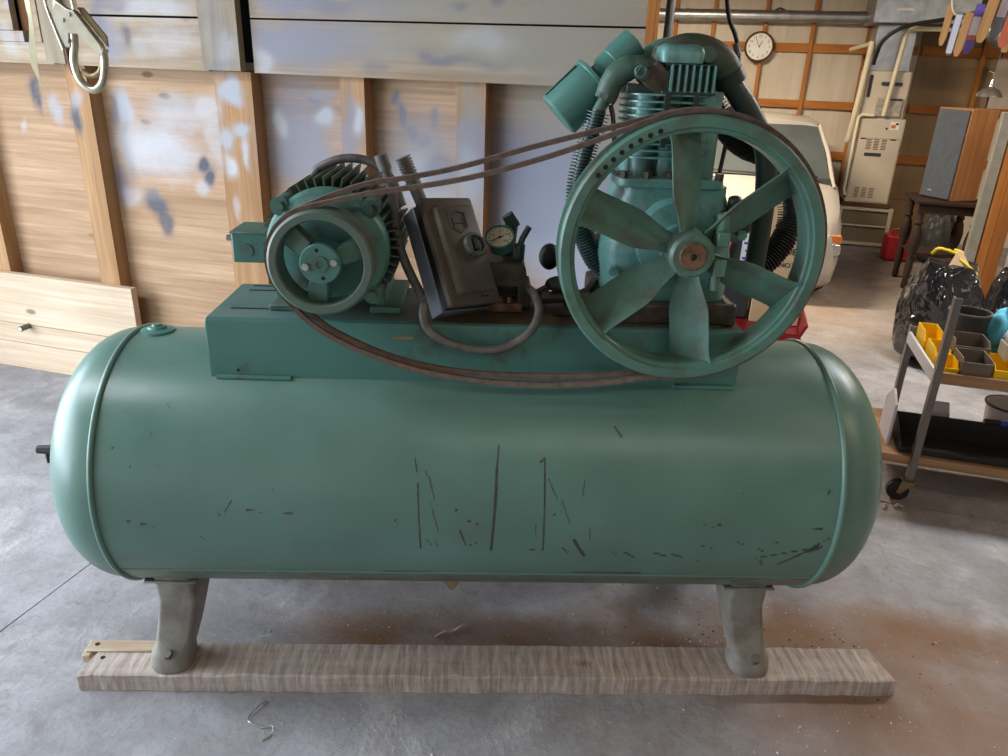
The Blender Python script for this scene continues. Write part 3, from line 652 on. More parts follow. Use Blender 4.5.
sp_me = spoke_mesh()
for k in range(6):
    link('spoke', sp_me, None, fly, loc=(WX, 0, WZ), rot=(0, R_(-(98 + 60 * k)), 0))
for k in range(8):
    a = R_(111 + 4.6 * k); x, z = WX + .2905 * math.cos(a), WZ + .2905 * math.sin(a)
    MB().cyl((x, -.3005, z), (x, -.3018, z), .0058, n=12).build('balance_hole', M['hole'], fly)

# drive belts
def belt(y, up, low, rp=.1275, rw=.3165):
    pts = [(PLX + rp * math.cos(R_(a)), MZ + rp * math.sin(R_(a))) for a in range(222, 96, -9)]
    pts += up
    a0 = 106
    a = a0
    while a > -92: pts.append((WX + rw * math.cos(R_(a)), WZ + rw * math.sin(R_(a)))); a -= 5
    pts += low
    # smooth through the free runs
    for _ in range(2):
        q = []; n = len(pts)
        for i in range(n):
            (ax, az), (bx, bz) = pts[i], pts[(i + 1) % n]
            q += [(ax * .75 + bx * .25, az * .75 + bz * .25), (ax * .25 + bx * .75, az * .25 + bz * .75)]
        pts = q
    n = len(pts); rings = []
    for i in range(n):
        ax, az = pts[i - 1]; bx, bz = pts[(i + 1) % n]; d = Vector((bx - ax, 0, bz - az)).normalized(); nn = Vector((-d.z, 0, d.x))
        c = Vector((pts[i][0], y, pts[i][1]))
        rings.append([c + Vector((0, -.0085, 0)) + nn * .0055, c + Vector((0, .0085, 0)) + nn * .0055, c + Vector((0, .006, 0)) - nn * .0055, c + Vector((0, -.006, 0)) - nn * .0055])
    rings.append(rings[0])
    return MB().loft(rings, cap=False).build('drive_belt', M['belt'], AC, 40)
belt(-.2685, [(-.315, 1.480), (-.247, 1.497), (-.113, 1.518), (-.004, 1.541), (.12, 1.578), (.207, 1.608), (.30, 1.644)],
     [(.44, 1.066), (.407, 1.060), (.308, 1.044), (.209, 1.037), (.109, 1.037), (.009, 1.043), (-.114, 1.061), (-.212, 1.088), (-.307, 1.125), (-.377, 1.164), (-.422, 1.203)])
belt(-.2435, [(-.335, 1.488), (-.25, 1.517), (-.182, 1.526), (-.054, 1.553), (.102, 1.602), (.2, 1.629), (.30, 1.656)],
     [(.46, 1.070), (.362, 1.060), (.261, 1.052), (.135, 1.049), (.009, 1.052), (-.116, 1.066), (-.24, 1.101), (-.33, 1.145), (-.37, 1.168), (-.42, 1.212)])
# ---- pump
PX = .485
rings = []
for z, x0, x1, y0, y1, r in ((1.150, .33, .66, -.15, .17, .03), (1.175, .33, .66, -.15, .17, .03), (1.185, .35, .64, -.13, .15, .04), (1.24, .325, .655, -.135, .155, .07), (1.33, .305, .66, -.14, .16, .09), (1.41, .31, .645, -.135, .155, .09),
                           (1.455, .34, .64, -.12, .145, .07), (1.485, .352, .625, -.11, .135, .05), (1.507, .352, .625, -.11, .135, .05)):
    rings.append([Vector(((x0 + x1) / 2 + p[0], (y0 + y1) / 2 + p[1], z)) for p in rrect(x1 - x0, y1 - y0, r, 5)])
crank = MB().loft(rings).build('crankcase', M['tealpump'], AC, 50)
MB().b2((.315, -.158, 1.1608), (.672, .178, 1.222)).build('pump_foot', M['greasy'], crank, bevel=.012)
MB().lathe([(1e-4, -.205), (.05, -.205), (.055, -.19), (.10, -.165), (.105, -.13), (.105, -.10)], (WX, 0, WZ), (0, 1, 0), 32).build('bearing_cover', M['tealpump'], crank)
MB().prism(rrect(.268, .265, .03, 4), (.472, .012, 1.505), (1, 0, 0), (0, 1, 0), (0, 0, .022)).build('cylinder_flange', M['tealpump'], crank, bevel=.003)
for x in (.352, .41, .465, .53, .59):
    MB().cyl((x, -.108, 1.526), (x, -.108, 1.543), .011, n=6).build('bolt', M['greasy'], crank)
for x, z in ((.34, 1.30), (.345, 1.22), (.64, 1.44), (.655, 1.40)):
    MB().cyl((x, -.13, z), (x, -.152, z), .013, n=6).build('bolt', M['tealpump'], crank)
MB().b2((.60, -.14, 1.40), (.68, .02, 1.455)).cyl((.64, -.10, 1.45), (.64, -.10, 1.49), .02, n=6).build('breather_boss', M['tealdark'], crank, bevel=.012)
cb = MB()
for x in (.403, .466, .545): cb.cyl((x, -.045, 1.52), (x, -.045, 1.73), .034 if x < .5 else .045, n=28)
cb.b2((.37, -.06, 1.52), (.57, .10, 1.725))
block = cb.build('cylinder_block', M['tealpump'], AC)
cf_me = MB().prism(rrect(.212, .215, .045, 5), (0, 0, 0), (1, 0, 0), (0, 1, 0), (0, 0, .0045)).mesh('cooling_fin'); cf_me.materials.append(M['tealpump'])
for k in range(10): link('cooling_fin', cf_me, None, block, loc=(.462, .01, 1.572 + .0162 * k))
for x in (.435, .505): MB().b2((x, -.107, 1.60), (x + .012, -.08, 1.725)).build('fin_web', M['tealdark'], block)
hd = MB().b2((.44, -.085, 1.724), (.545, .11, 1.788)).b2((.345, -.08, 1.722), (.44, .10, 1.742)).b2((.425, -.102, 1.722), (.556, .115, 1.731)).b2((.430, -.10, 1.786), (.553, .11, 1.791))
head = hd.build('cylinder_head', M['tealdark'], AC, bevel=.002)
hf_me = MB().prism([(-.0032, 0), (.0032, 0), (.0022, .060), (-.0022, .060)], (0, -.103, 0), (1, 0, 0), (0, 0, 1), (0, .2, 0)).mesh('head_fin'); hf_me.materials.append(M['tealpump'])
for k in range(7): link('head_fin', hf_me, None, head, loc=(.446 + .0170 * k, 0, 1.7285))
rings = []
for z, x0, x1, y0, y1, r in ((1.792, .420, .520, -.098, .10, .015), (1.816, .418, .522, -.100, .105, .015), (1.827, .422, .518, -.094, .10, .018), (1.834, .434, .508, -.075, .085, .02)):
    rings.append([Vector(((x0 + x1) / 2 + p[0], (y0 + y1) / 2 + p[1], z)) for p in rrect(x1 - x0, y1 - y0, r, 5)])
MB().loft(rings).build('head_cover', M['tealpump'], head, 50)
# discharge elbow and smooth pipe running down on the right
dp = bez([(.438, -.01, 1.785), (.456, -.012, 1.806), (.495, -.012, 1.819), (.540, -.01, 1.815), (.585, -.005, 1.796), (.615, 0, 1.762)], 30)
disc = MB().tube(dp, [.036 + .006 * math.sin(math.pi * i / (len(dp) - 1)) for i in range(len(dp))], 18).build('discharge_elbow', M['motorfin'], AC, 60)
MB().cyl((.540, -.044, 1.812), (.540, -.056, 1.814), .019, n=20).build('plug', M['tealmotor'], disc)
MB().tube(bez([(.42, .08, 1.785), (.435, .08, 1.805), (.47, .08, 1.818), (.52, .08, 1.81), (.56, .08, 1.78)], 20), .034, 16).build('rear_elbow', M['tealpump'], disc, 60)
MB().cyl((.604, -.003, 1.776), (.622, .001, 1.750), .0385, n=20).build('union_nut', M['tealdark'], disc)
MB().tube(bez([(.610, 0, 1.760), (.633, 0, 1.735), (.672, 0, 1.690), (.710, 0, 1.635), (.735, 0, 1.585), (.750, 0, 1.50), (.758, .01, 1.38), (.76, .02, 1.22)], 40), .0275, 18).build('aftercooler_pipe', M['tealdark'], AC, 60)
def finned(name, pts, n0, r, rf, step, mat, fmat):
    p = bez(pts, 80); o = MB().tube(p, r, 12).build(name, mat, AC, 60)
    b = MB(); acc = 0; last = p[0]
    for i in range(1, len(p)):
        seg = p[i] - p[i - 1]; L = seg.length; d = seg.normalized(); s = step - acc
        while s < L:
            c = p[i - 1] + d * s; b.cyl(c - d * .0009, c + d * .0009, rf, n=14); s += step
        acc = L - (s - step)
    f = b.build('spiral_fins', fmat, o, 40, fix=False); f['kind'] = 'stuff'
    return o
finned('intercooler_tube', [(.556, .06, 1.785), (.568, .05, 1.755), (.594, .045, 1.705), (.630, .05, 1.655), (.70, .08, 1.60), (.81, .11, 1.555), (.860, .10, 1.46), (.862, .08, 1.374), (.818, .06, 1.302), (.765, .05, 1.262), (.70, .05, 1.24)], 0, .021, .036, .0085, M['tealdark'], M['finsteel'])
MB().tube(bez([(.405, -.05, 1.772), (.378, -.05, 1.780), (.342, -.05, 1.773), (.315, -.05, 1.748), (.303, -.05, 1.715)], 24), [.027] * 10 + [.030] * 8 + [.028] * 7, 16).build('inlet_elbow', M['tealmotor'], AC, 60)
MB().cyl((.308, -.05, 1.725), (.298, -.05, 1.702), .027, n=8).cyl((.303, -.05, 1.712), (.283, -.05, 1.672), .0155, n=16).build('nipple', M['tealmotor'], AC)
vb = MB().cyl((.378, -.07, 1.768), (.372, -.098, 1.770), .0185, n=24).build('relief_valve', M['tealdark'], AC)
MB().lathe([(.009, -.001), (.012, .001), (.015, -.001)], (.3715, -.0985, 1.7705), (-.2, -1, .05), 20).tube([(.360, -.099, 1.762), (.371, -.100, 1.783), (.382, -.101, 1.762), (.360, -.099, 1.762)], .0012, 5).build('valve_mark', M['tealmotor'], vb)
MB().box((.414, -.06, 1.752), (.068, .066, .052), Matrix.Rotation(R_(38), 3, 'Y')).box((.430, -.06, 1.772), (.062, .072, .014), Matrix.Rotation(R_(38), 3, 'Y')).build('inlet_flange', M['greasy'], AC, bevel=.004)
finned('intercooler_tube', [(.287, -.05, 1.680), (.278, -.05, 1.637), (.262, -.05, 1.584), (.248, -.05, 1.497), (.253, -.05, 1.422), (.279, -.05, 1.357), (.313, -.05, 1.299), (.355, -.05, 1.262)], 0, .018, .0295, .008, M['tealdark'], M['finteal'])
# intake silencer cans
ax = Vector((.70, .06, .69)).normalized(); p0 = Vector((.193, .02, 1.658))
can = MB().lathe([(1e-4, 0), (.055, .0), (.060, .004), (.061, .008), (.061, .118), (.063, .120), (.063, .128), (.058, .130), (.03, .131), (1e-4, .131)], p0, ax, 40).build('intake_silencer', M['teal'], AC)
MB().lathe([(.026, .130), (.030, .136), (.030, .150), (.037, .156), (.037, .185), (.0385, .187), (.0385, .255), (.035, .257), (1e-4, .257)], p0, ax, 32).build('silencer_neck', M['teal'], can)
u_, w_, _a = frame(ax)
q = p0 + ax * .065
MB().box(p0 + ax * .06 + (Vector((-.69, 0, .70)) * .0605) + Vector((0, -.018, 0)), (.004, .006, .10), Matrix.Rotation(R_(45), 3, 'Y')).build('can_seam', M['tealdark'], can)
MB().tube(bez([(.318, -.03, 1.69), (.325, -.04, 1.66), (.330, -.06, 1.60), (.322, -.07, 1.555), (.332, -.075, 1.535), (.352, -.08, 1.535)], 24), .006, 8).build('oil_line', M['conduit'], AC, 60)

# ---- starter box, tipped back and turned to the right
ew, eh, ed = Vector((.802, .593, -.073)).normalized(), Vector((.295, -.499, -.815)), Vector((-.519, .632, -.575))
eh = (eh - ew * eh.dot(ew)).normalized(); ed = ew.cross(eh).normalized()
if ed.dot(Vector((-.519, .632, -.575))) < 0: ed = -ed
SO = Vector((-.039, -.10, 1.338))
def sbox(b, x0, x1, y0, y1, z0, z1):
    vs = [SO + ew * x + eh * y + ed * z for z in (z0, z1) for y in (y0, y1) for x in (x0, x1)]
    return b.add(vs, [(0, 2, 3, 1), (4, 5, 7, 6), (0, 1, 5, 4), (2, 6, 7, 3), (0, 4, 6, 2), (1, 3, 7, 5)])
SW, SH = .0758, .145
st = sbox(MB(), -SW, SW, -SH, SH, .062, .117).build('starter_box', M['bluegrey'], AC, bevel=.003)
sbox(MB(), -SW + .003, SW - .003, -SH + .003, SH - .003, .028, .063).build('door_gap', M['black'], st)
def sring(w, h, r, z, cx=0, cy=0): return [SO + ew * (p[0] + cx) + eh * (p[1] + cy) + ed * z for p in rrect(w, h, r, 4)]
cv = MB().loft([sring(2 * SW + .004, 2 * SH + .004, .008, .030), sring(2 * SW + .004, 2 * SH + .004, .008, .014), sring(2 * SW - .002, 2 * SH - .002, .008, .012)]).build('starter_cover', M['greybox'], st)
MB().loft([sring(.124, .245, .012, .014, .008, -.002), sring(.116, .237, .014, .0, .008, -.002), sring(.108, .229, .016, -.004, .008, -.002)]).build('raised_panel', M['greybox'], st, 50)
def sp(x, y, z): return SO + ew * x + eh * y + ed * z
MB().lathe([(.024, -.002), (.033, -.002), (.034, .008), (.030, .014), (.024, .014)], sp(.030, -.004, -.004), -ed, 28, closed=True).build('selector_ring', M['conduit'], st)
MB().lathe([(1e-4, .004), (.022, .004), (.022, -.003)], sp(.030, -.004, -.004), -ed, 24).build('selector_face', M['bluegrey'], st)
kb = MB(); kb.add([sp(.030 + x, -.004 + y, -.005 - z) for z in (0, .014) for y in (-.017, .017) for x in (-.006, .006)], [(0, 2, 3, 1), (4, 5, 7, 6), (0, 1, 5, 4), (2, 6, 7, 3), (0, 4, 6, 2), (1, 3, 7, 5)]); kb.build('selector_knob', M['black'], st, bevel=.002)
em = MB()
out = [(-.024, -.028), (.0, -.034), (.024, -.028), (.024, .012), (.0, .026), (-.024, .012)]
for i in range(6):
    a, b_ = out[i], out[(i + 1) % 6]; em.tube([sp(.004 + a[0], -.068 + a[1], -.0045), sp(.004 + b_[0], -.068 + b_[1], -.0045)], .0024, 6)
em.tube([sp(-.012, -.085, -.0045), sp(-.012, -.05, -.0045)], .0022, 6).tube([sp(.020, -.085, -.0045), sp(.020, -.05, -.0045)], .0022, 6).tube([sp(-.012, -.068, -.0045), sp(.020, -.068, -.0045)], .0022, 6)
em.build('embossed_crest', M['greybox'], st)
for x in (.02, .034): MB().tube([sp(x, .128, .0115), sp(x + .008, .128, .0115)], .002, 6).build('cover_slot', M['hole'], st)
# conduit, connectors and loop hose
MB().tube(bez([(-.455, .05, 1.47), (-.423, .05, 1.508), (-.357, .05, 1.533), (-.287, .05, 1.525), (-.235, .04, 1.485), (-.205, .02, 1.42)], 36), .0115, 12).build('flexible_conduit', M['conduit'], AC, 60)
MB().tube(bez([(-.245, -.08, 1.552), (-.232, -.08, 1.515), (-.220, -.08, 1.463), (-.211, -.08, 1.363), (-.191, -.08, 1.293), (-.150, -.085, 1.205)], 36), .0125, 12).build('rigid_conduit', M['conduit'], AC, 60)
MB().cyl((-.248, -.08, 1.560), (-.235, -.08, 1.523), .0165, n=16).build('conduit_fitting', M['conduit'], AC)
cn = MB().cyl((-.197, -.03, 1.548), (-.150, -.03, 1.435), .0165, n=18)
for k in range(10):
    t = k / 10; c = Vector((-.197 + .03 * t, -.03, 1.548 - .072 * t)); d = Vector((.42, 0, -1)).normalized(); cn.cyl(c - d * .002, c + d * .002, .020, n=18)
cn.build('threaded_connector', M['conduit'], AC)
MB().tube(bez([(-.134, -.19, 1.215), (-.136, -.205, 1.19), (-.124, -.212, 1.158), (-.082, -.215, 1.128), (-.018, -.216, 1.108), (.046, -.216, 1.107), (.096, -.212, 1.125), (.138, -.205, 1.160), (.155, -.18, 1.200), (.147, -.12, 1.225), (.128, -.04, 1.225)], 60), .0115, 12).build('loop_hose', M['conduit'], AC, 60)
# pressure switch, gauge and fittings
ps = MB()
ps.loft([[Vector((x, y, z)) for x, y in ((x0, -.05), (x1, -.05), (x1, .06), (x0, .06))] for z, x0, x1 in ((1.225, -.01, .135), (1.275, .015, .125), (1.288, .022, .118))])
ps.b2((.105, -.05, 1.165), (.142, .06, 1.228)).b2((.0, .0, 1.165), (.11, .06, 1.228))
psw = ps.build('pressure_switch', M['greasy'], AC, bevel=.003)
MB().b2((-.02, -.075, 1.162), (.118, .0, 1.186)).build('terminal_block', M['rust'], psw, bevel=.003)
for k in range(5): MB().cyl((-.005 + .022 * k, -.06, 1.186), (-.005 + .022 * k, -.06, 1.200), .006, n=8).build('terminal', M['brass'], psw)
MB().cyl((-.045, -.06, 1.162), (-.045, -.06, 1.205), .017, n=12).build('gland', M['brass'], psw)
gn = Vector((-.12, -.62, .80)).normalized(); gc = Vector((.055, .0, 1.345))
ga = MB().lathe([(1e-4, -.030), (.034, -.030), (.038, -.026), (.038, .0), (.040, .002), (.040, .008), (.036, .009), (.035, .004)], gc, gn, 36).build('pressure_gauge', M['tealbase'], AC)
MB().lathe([(1e-4, .003), (.0355, .003)], gc, gn, 36).build('dial', M['paper'], ga)
gu = Vector((1, 0, 0)); gu = (gu - gn * gu.dot(gn)).normalized(); gv = gn.cross(gu)
def gp(a, r): return gc + gn * .0042 + (gu * math.cos(a) + gv * math.sin(a)) * r
tk = MB()
for k in range(13):
    a = R_(220 - 260 * k / 12); tk.tube([gp(a, .026), gp(a, .031)], .0011, 4)
tk.build('dial_mark', M['ink'], ga)
MB().tube([gp(R_(205), .026), gp(R_(25), .010)], .0012, 5).cyl(gc + gn * .003, gc + gn * .007, .003, n=8).build('needle', M['ink'], ga)
tm = Matrix((gu, gv, gn)).transposed().to_euler()
for i, a in enumerate((220, 155, 90, 25, -40)):
    textmesh('dial_number', str(i * 50), .008, M['ink'], ga, gp(R_(a), .0195), tm, .0002)
MB().cyl((.080, .05, 1.29), (.088, .055, 1.385), .018, n=8).cyl((.096, .055, 1.365), (.074, .053, 1.398), .019, n=6).build('gauge_tee', M['tealdark'], AC)
MB().tube([(.105, .0, 1.31), (.115, .0, 1.345), (.132, .0, 1.378)], .0085, 10).cyl((.108, 0, 1.29), (.110, 0, 1.33), .014, n=8).build('unloader_lever', M['tealdark'], AC)
MB().ball((.200, .10, 1.275), .036, (.85, .85, 1.05)).build('float_knob', M['black'], AC, 60)
pf = MB().tube(bez([(.15, 0, 1.182), (.21, 0, 1.185), (.27, 0, 1.19), (.36, .0, 1.205)], 12), .017, 14)
for x, r, l in ((.175, .023, .02), (.235, .026, .016), (.262, .028, .012), (.288, .026, .016)): pf.cyl((x, 0, 1.187), (x + l, 0, 1.188), r, n=8)
pf.build('check_valve_pipe', M['greasy'], AC)
MB().ball((.225, .01, 1.220), .028, (1.5, .9, .8)).cyl((.185, .0, 1.215), (.14, -.02, 1.195), .006, n=8).build('valve_body', M['tealdark'], AC, 50)
MB().tube([(.30, .0, 1.205), (.33, -.02, 1.26), (.36, -.02, 1.29)], .012, 10).build('unloader_tube', M['tealdark'], AC, 60)

# ------------------------------------------------------------------ timber under the front feet
def plank():
    y0, y1, z1, xa, xb = -.248, -.106, .062, -1.165, 1.318
    N = 60; rings = []
    for i in range(N + 1):
        x = xa + (xb - xa) * i / N; e = .0022 * math.sin(i * 1.7) + .0015 * math.sin(i * .63)
        ch = .006 if (i % 9) else .012
        sl = 1 if i < N else 0
        rings.append([Vector((x, y0 + e, 0.001)), Vector((x, y1, 0.001)), Vector((x, y1 + e, z1 - .004)), Vector((x, y1 - .006, z1)), Vector((x, y0 + ch + e, z1 + e * .4)), Vector((x, y0 + e, z1 - ch * .7))])
    # slanted, chewed right-hand end
    for k, dx in enumerate((0.0, -.02, -.03, -.03, -.012, -.004)): rings[-1][k].x += dx
    for k, dx in enumerate((0.0, .03, .03, .03, .0, .0)): rings[0][k].x += dx
    return MB().loft(rings).build('timber_plank', M['timber'], None, 20)
pk = plank(); pk.location = (-0.615, 1.92, 0); pk.rotation_euler = (0, 0, R_(17.74))
tag(pk, 'long rough-sawn grey plank lying under the front feet of the compressor', 'plank')
sl = MB().b2((-1.185, -.155, .0625), (-.955, -.108, .069)).b2((-1.19, -.168, .030), (-1.165, -.12, .060)).build('split_face', M['fresh'], pk, bevel=.003)
for x, y in ((-1.158, -.128), (-1.12, -.178)): MB().cyl((x, y, .0625), (x, y, .0705 if y > -.15 else .0638), .007, n=10).build('nail_hole', M['hole'], pk)
# ------------------------------------------------------------------ back bay: car, furnace, ducts, clock
M['carwhite'] = m_plain('white_car_paint', srgb(170, 163, 152), 0.28, 0, 0.05, 3)
M['glass'] = m_plain('dark_tinted_glass', (0.075, 0.085, 0.085), 0.08, 0, 0.2, 2)
M['amber'] = m_plain('amber_lens', srgb(206, 120, 60), 0.25, 0, 0.1)
M['chrome'] = m_plain('bright_reflector', (0.62, 0.60, 0.57), 0.22, 0.8, 0.15)
M['plastic'] = m_plain('dark_grey_plastic', (0.035, 0.035, 0.037), 0.5, 0, 0.2)
car = empty('car', (0.11, 6.66, 0), 0, 'white car parked nose-forward behind the compressor flywheel', 'car')
def carsec(y, w, zb, zt, crown, tuck=.06):
    # one cross-section of the lower body at depth y
    h = zt - zb
    pts = [(-w + tuck + .04, zb), (-w + tuck * .4, zb + .10 * h), (-w, zb + .42 * h), (-w + .01, zb + .70 * h), (-w + .05, zb + .92 * h), (-w + .13, zt), (-w * .5, zt + crown * .8), (0, zt + crown)]
    full = pts + [(-x, z) for x, z in reversed(pts[:-1])]
    return [Vector((x, y, z)) for x, z in full]
body = MB().loft([carsec(0.0, .72, .14, .50, .02), carsec(.05, .82, .11, .56, .03), carsec(.16, .87, .10, .665, .04), carsec(.45, .90, .17, .76, .045), carsec(.85, .925, .18, .825, .045), carsec(1.15, .935, .18, .875, .03),
                  carsec(1.8, .93, .18, .90, .02), carsec(2.6, .92, .18, .90, .02), carsec(3.0, .85, .20, .86, .02), carsec(3.2, .74, .28, .70, .02)]).build('car_body', M['carwhite'], car, 40)
def roofring(y, w, z): return [Vector((x, y, zz)) for x, zz in ((-w, z), (-w * .9, z + .035), (-w * .5, z + .06), (0, z + .068), (w * .5, z + .06), (w * .9, z + .035), (w, z), (0, z - .03))]
MB().loft([roofring(1.78, .69, 1.30), roofring(1.95, .70, 1.335), roofring(2.4, .70, 1.335), roofring(2.85, .66, 1.29)]).build('roof', M['carwhite'], car, 40)
for sx in (-1, 1):
    MB().tube([(sx * .835, .98, .82), (sx * .775, 1.4, 1.095), (sx * .695, 1.80, 1.315)], .020, 8).build('windscreen_pillar', M['carwhite'], car, 60)
    MB().tube([(sx * .84, 3.0, .86), (sx * .66, 2.84, 1.30)], .04, 8).build('rear_pillar', M['carwhite'], car, 60)
    MB().add([(sx * .84, 1.1, .89), (sx * .84, 2.95, .89), (sx * .665, 2.8, 1.30), (sx * .69, 1.85, 1.33), (sx * .82, 1.1, .89), (sx * .82, 2.95, .89), (sx * .645, 2.8, 1.30), (sx * .67, 1.85, 1.33)],
             [(0, 1, 2, 3), (7, 6, 5, 4), (0, 4, 5, 1), (2, 6, 7, 3), (0, 3, 7, 4), (1, 5, 6, 2)]).build('side_window', M['glass'], car)
    MB().prism(rrect(.24, .10, .03, 4), (sx * .745, .055, .445), (1, 0, 0), (0, 0, 1), (0, .10, 0)).build('headlight', M['chrome'], car, bevel=.006)
    MB().prism(rrect(.20, .07, .02, 4), (sx * .765, .075, .528), (1, 0, 0), (0, 0, 1), (0, .10, 0)).build('turn_signal', M['amber'], car, bevel=.006)
    for y in (.55, 2.55):
        MB().lathe([(.12, -.09), (.25, -.09), (.29, -.07), (.30, 0), (.29, .07), (.25, .09), (.12, .09)], (sx * .76, y, .30), (1, 0, 0), 32, closed=True).build('tyre', M['black'], car)
        MB().lathe([(1e-4, .06), (.12, .06), (.18, .08), (.18, -.08), (.12, -.06), (1e-4, -.06)], (sx * .76, y, .30), (1, 0, 0), 24).build('wheel_rim', M['chrome'], car)
def ws(u, v):
    x = -.80 + 1.60 * u; w = 1 - .135 * v
    return Vector((x * w, 1.08 + .72 * v - .06 * (1 - (2 * u - 1) ** 2), .885 + .43 * v))
MB().grid(ws, 12, 8).build('windscreen', M['glass'], car, 60, fix=False)
MB().grid(lambda u, v: ws(u, -.14 * (1 - v)) + Vector((0, -.01, .012)), 12, 1).build('cowl', M['plastic'], car, fix=False)
for x0, x1 in ((-.45, .18), (.15, .68)):
    MB().tube([(x0, .985, .905), (x0 + .15, .99, .925), (x1, 1.0, .915)], .009, 6).build('wiper', M['black'], car)
MB().b2((-.60, -.055, .20), (.60, .05, .34)).build('bumper', M['carwhite'], car, bevel=.03)
MB().b2((-.52, -.022, .42), (.52, .03, .50)).build('grille', M['plastic'], car, bevel=.008)
MB().b2((-.6, -.015, .16), (.6, .03, .215)).build('air_dam', M['plastic'], car, bevel=.008)

M['furn'] = m_plain('furnace_enamel', srgb(202, 190, 172), 0.45, 0.1, 0.06, 4)
M['foil'] = m_plain('crinkled_foil', (0.45, 0.42, 0.36), 0.35, 0.6, 0.4, 25, bump=0.8)
M['pvc'] = m_plain('white_pvc', srgb(222, 212, 184), 0.4, 0, 0.05)
M['mesh'] = m_plain('filter_mesh', srgb(118, 108, 86), 0.8, 0, 0.25, 90)
M['blackwood'] = m_wood('black_brown_wood', srgb(66, 46, 34), srgb(46, 32, 24), 0, 1.0)
M['darkwood'] = m_wood('dark_wood', srgb(112, 78, 50), srgb(80, 54, 34), 0, 1.0)
fu = empty('furnace', (1.51, 9.32, 0), 0, 'tall beige forced-air furnace standing on a return-air grille against the far wall', 'furnace')
MB().b2((-.225, 0, .485), (.22, .60, 1.375)).build('lower_cabinet', M['furn'], fu, bevel=.006)
MB().b2((-.21, -.008, .50), (.205, 0, 1.16)).build('service_door', M['furn'], fu, bevel=.003)
MB().b2((-.21, -.006, 1.17), (.205, 0, 1.365)).build('upper_door', M['furn'], fu, bevel=.003)
for z0, x0 in ((1.055, -.125), (.545, -.15)):
    for c in range(3):
        for r in range(7): MB().b2((x0 + c * .075, -.010, z0 + r * .0165), (x0 + c * .075 + .05, -.007, z0 + r * .0165 + .007)).build('louvre', M['darkwood'], fu)
MB().b2((-.125, -.011, .985), (.045, -.007, 1.02)).build('handle_slot', M['plastic'], fu)
MB().b2((.075, -.011, 1.265), (.165, -.006, 1.345)).build('rating_label', M['white'], fu)
MB().b2((.085, -.0125, 1.28), (.13, -.011, 1.315)).build('label_print', M['amber'], fu)
MB().b2((.125, -.0125, 1.315), (.155, -.011, 1.335)).build('label_print', M['ink'], fu)
MB().cyl((.045, -.011, 1.275), (.045, -.005, 1.275), .012, n=12).build('sight_glass', M['plastic'], fu)
for x in (-.19, .105): MB().b2((x, -.0125, 1.158), (x + .055, -.006, 1.17)).build('latch', M['plastic'], fu)
MB().b2((-.24, .02, 1.375), (.18, .60, 1.84)).build('upper_cabinet', M['furn'], fu, bevel=.006)
MB().b2((-.10, -.005, 1.39), (.15, .03, 1.58)).build('foil_insulation', M['foil'], fu, bevel=.01)
MB().b2((-.09, .010, 1.70), (.11, .019, 1.735)).build('vent_slot', M['plastic'], fu)
MB().b2((-.02, -.012, 1.555), (.14, -.004, 1.575)).build('vent_slot', M['plastic'], fu)
MB().b2((-.215, .01, 1.58), (-.185, .02, 1.80)).build('wire_slot', M['black'], fu, bevel=.008)
MB().b2((-.245, -.01, .44), (.24, .60, .485)).build('plinth', M['darkwood'], fu)
MB().b2((-.245, .03, .02), (.285, .60, .44)).build('return_box', M['mesh'], fu)
for p0, p1 in (((-.255, 0, .40), (.295, .03, .44)), ((-.255, 0, .015), (.295, .03, .05)), ((-.255, 0, .05), (-.225, .03, .40)), ((.255, 0, .05), (.295, .03, .40)), ((-.225, 0, .225), (.255, .02, .242))):
    MB().b2(p0, p1).build('grille_frame', M['furn'], fu, bevel=.003)
for x0, x1 in ((-.2, -.05), (.1, .2)): MB().b2((x0, .05, 0), (x1, .2, .02)).build('foot', M['darkwood'], fu)
MB().b2((-.225, .06, 1.84), (.15, .58, 2.29)).build('supply_duct', M['galv'], fu, bevel=.004)
pl = MB().b2((1.20, 9.22, 2.292), (2.15, 9.92, 2.75)).build('duct_plenum', M['galv'], None, bevel=.004)
tag(pl, 'square galvanised sheet-metal plenum on top of the furnace', 'duct')
MB().b2((1.40, 9.212, 2.40), (1.56, 9.221, 2.43)).build('label_strip', M['white'], pl)
for x in (1.22, 2.13): MB().b2((x - .012, 9.212, 2.292), (x + .012, 9.222, 2.75)).build('seam', M['galv'], pl)
du = MB().cyl((-4.5, 9.86, 2.372), (1.197, 9.86, 2.372), .062, n=28).build('round_duct', M['galv'], None)
tag(du, 'long round galvanised duct pipe running along the far wall above the clock', 'duct')
for x in (-2.5, -0.7, 0.4, 1.16): MB().lathe([(.062, -.02), (.067, -.018), (.067, .018), (.062, .02)], (x, 9.86, 2.372), (1, 0, 0), 28).build('joint_band', M['galv'], du)
MB().tube([(.25, 9.86, 2.43), (.30, 9.87, 2.455), (.36, 9.86, 2.43)], .012, 6).build('hanger_strap', M['plastic'], du)
el = MB().tube(bez([(2.16, 9.5, 2.33), (2.2, 9.2, 2.32), (2.22, 8.95, 2.25), (2.32, 8.9, 2.15), (2.55, 8.9, 2.11), (3.2, 8.9, 2.11)], 30), .085, 18).build('duct_elbow', M['galv'], None, 60)
tag(el, 'round galvanised duct elbow behind the hanging stir sticks', 'duct')
p1 = MB().tube([(1.10, 9.75, 2.05), (1.20, 9.45, 2.085), (1.243, 9.30, 2.10)], .022, 12).tube([(1.243, 9.30, 2.12), (1.222, 9.30, 1.62), (1.195, 9.30, 1.16), (1.19, 9.33, 1.13)], .029, 14).build('vent_pipe', M['pvc'], None, 60)
tag(p1, 'white plastic vent pipe rising to the left of the furnace', 'pipe')
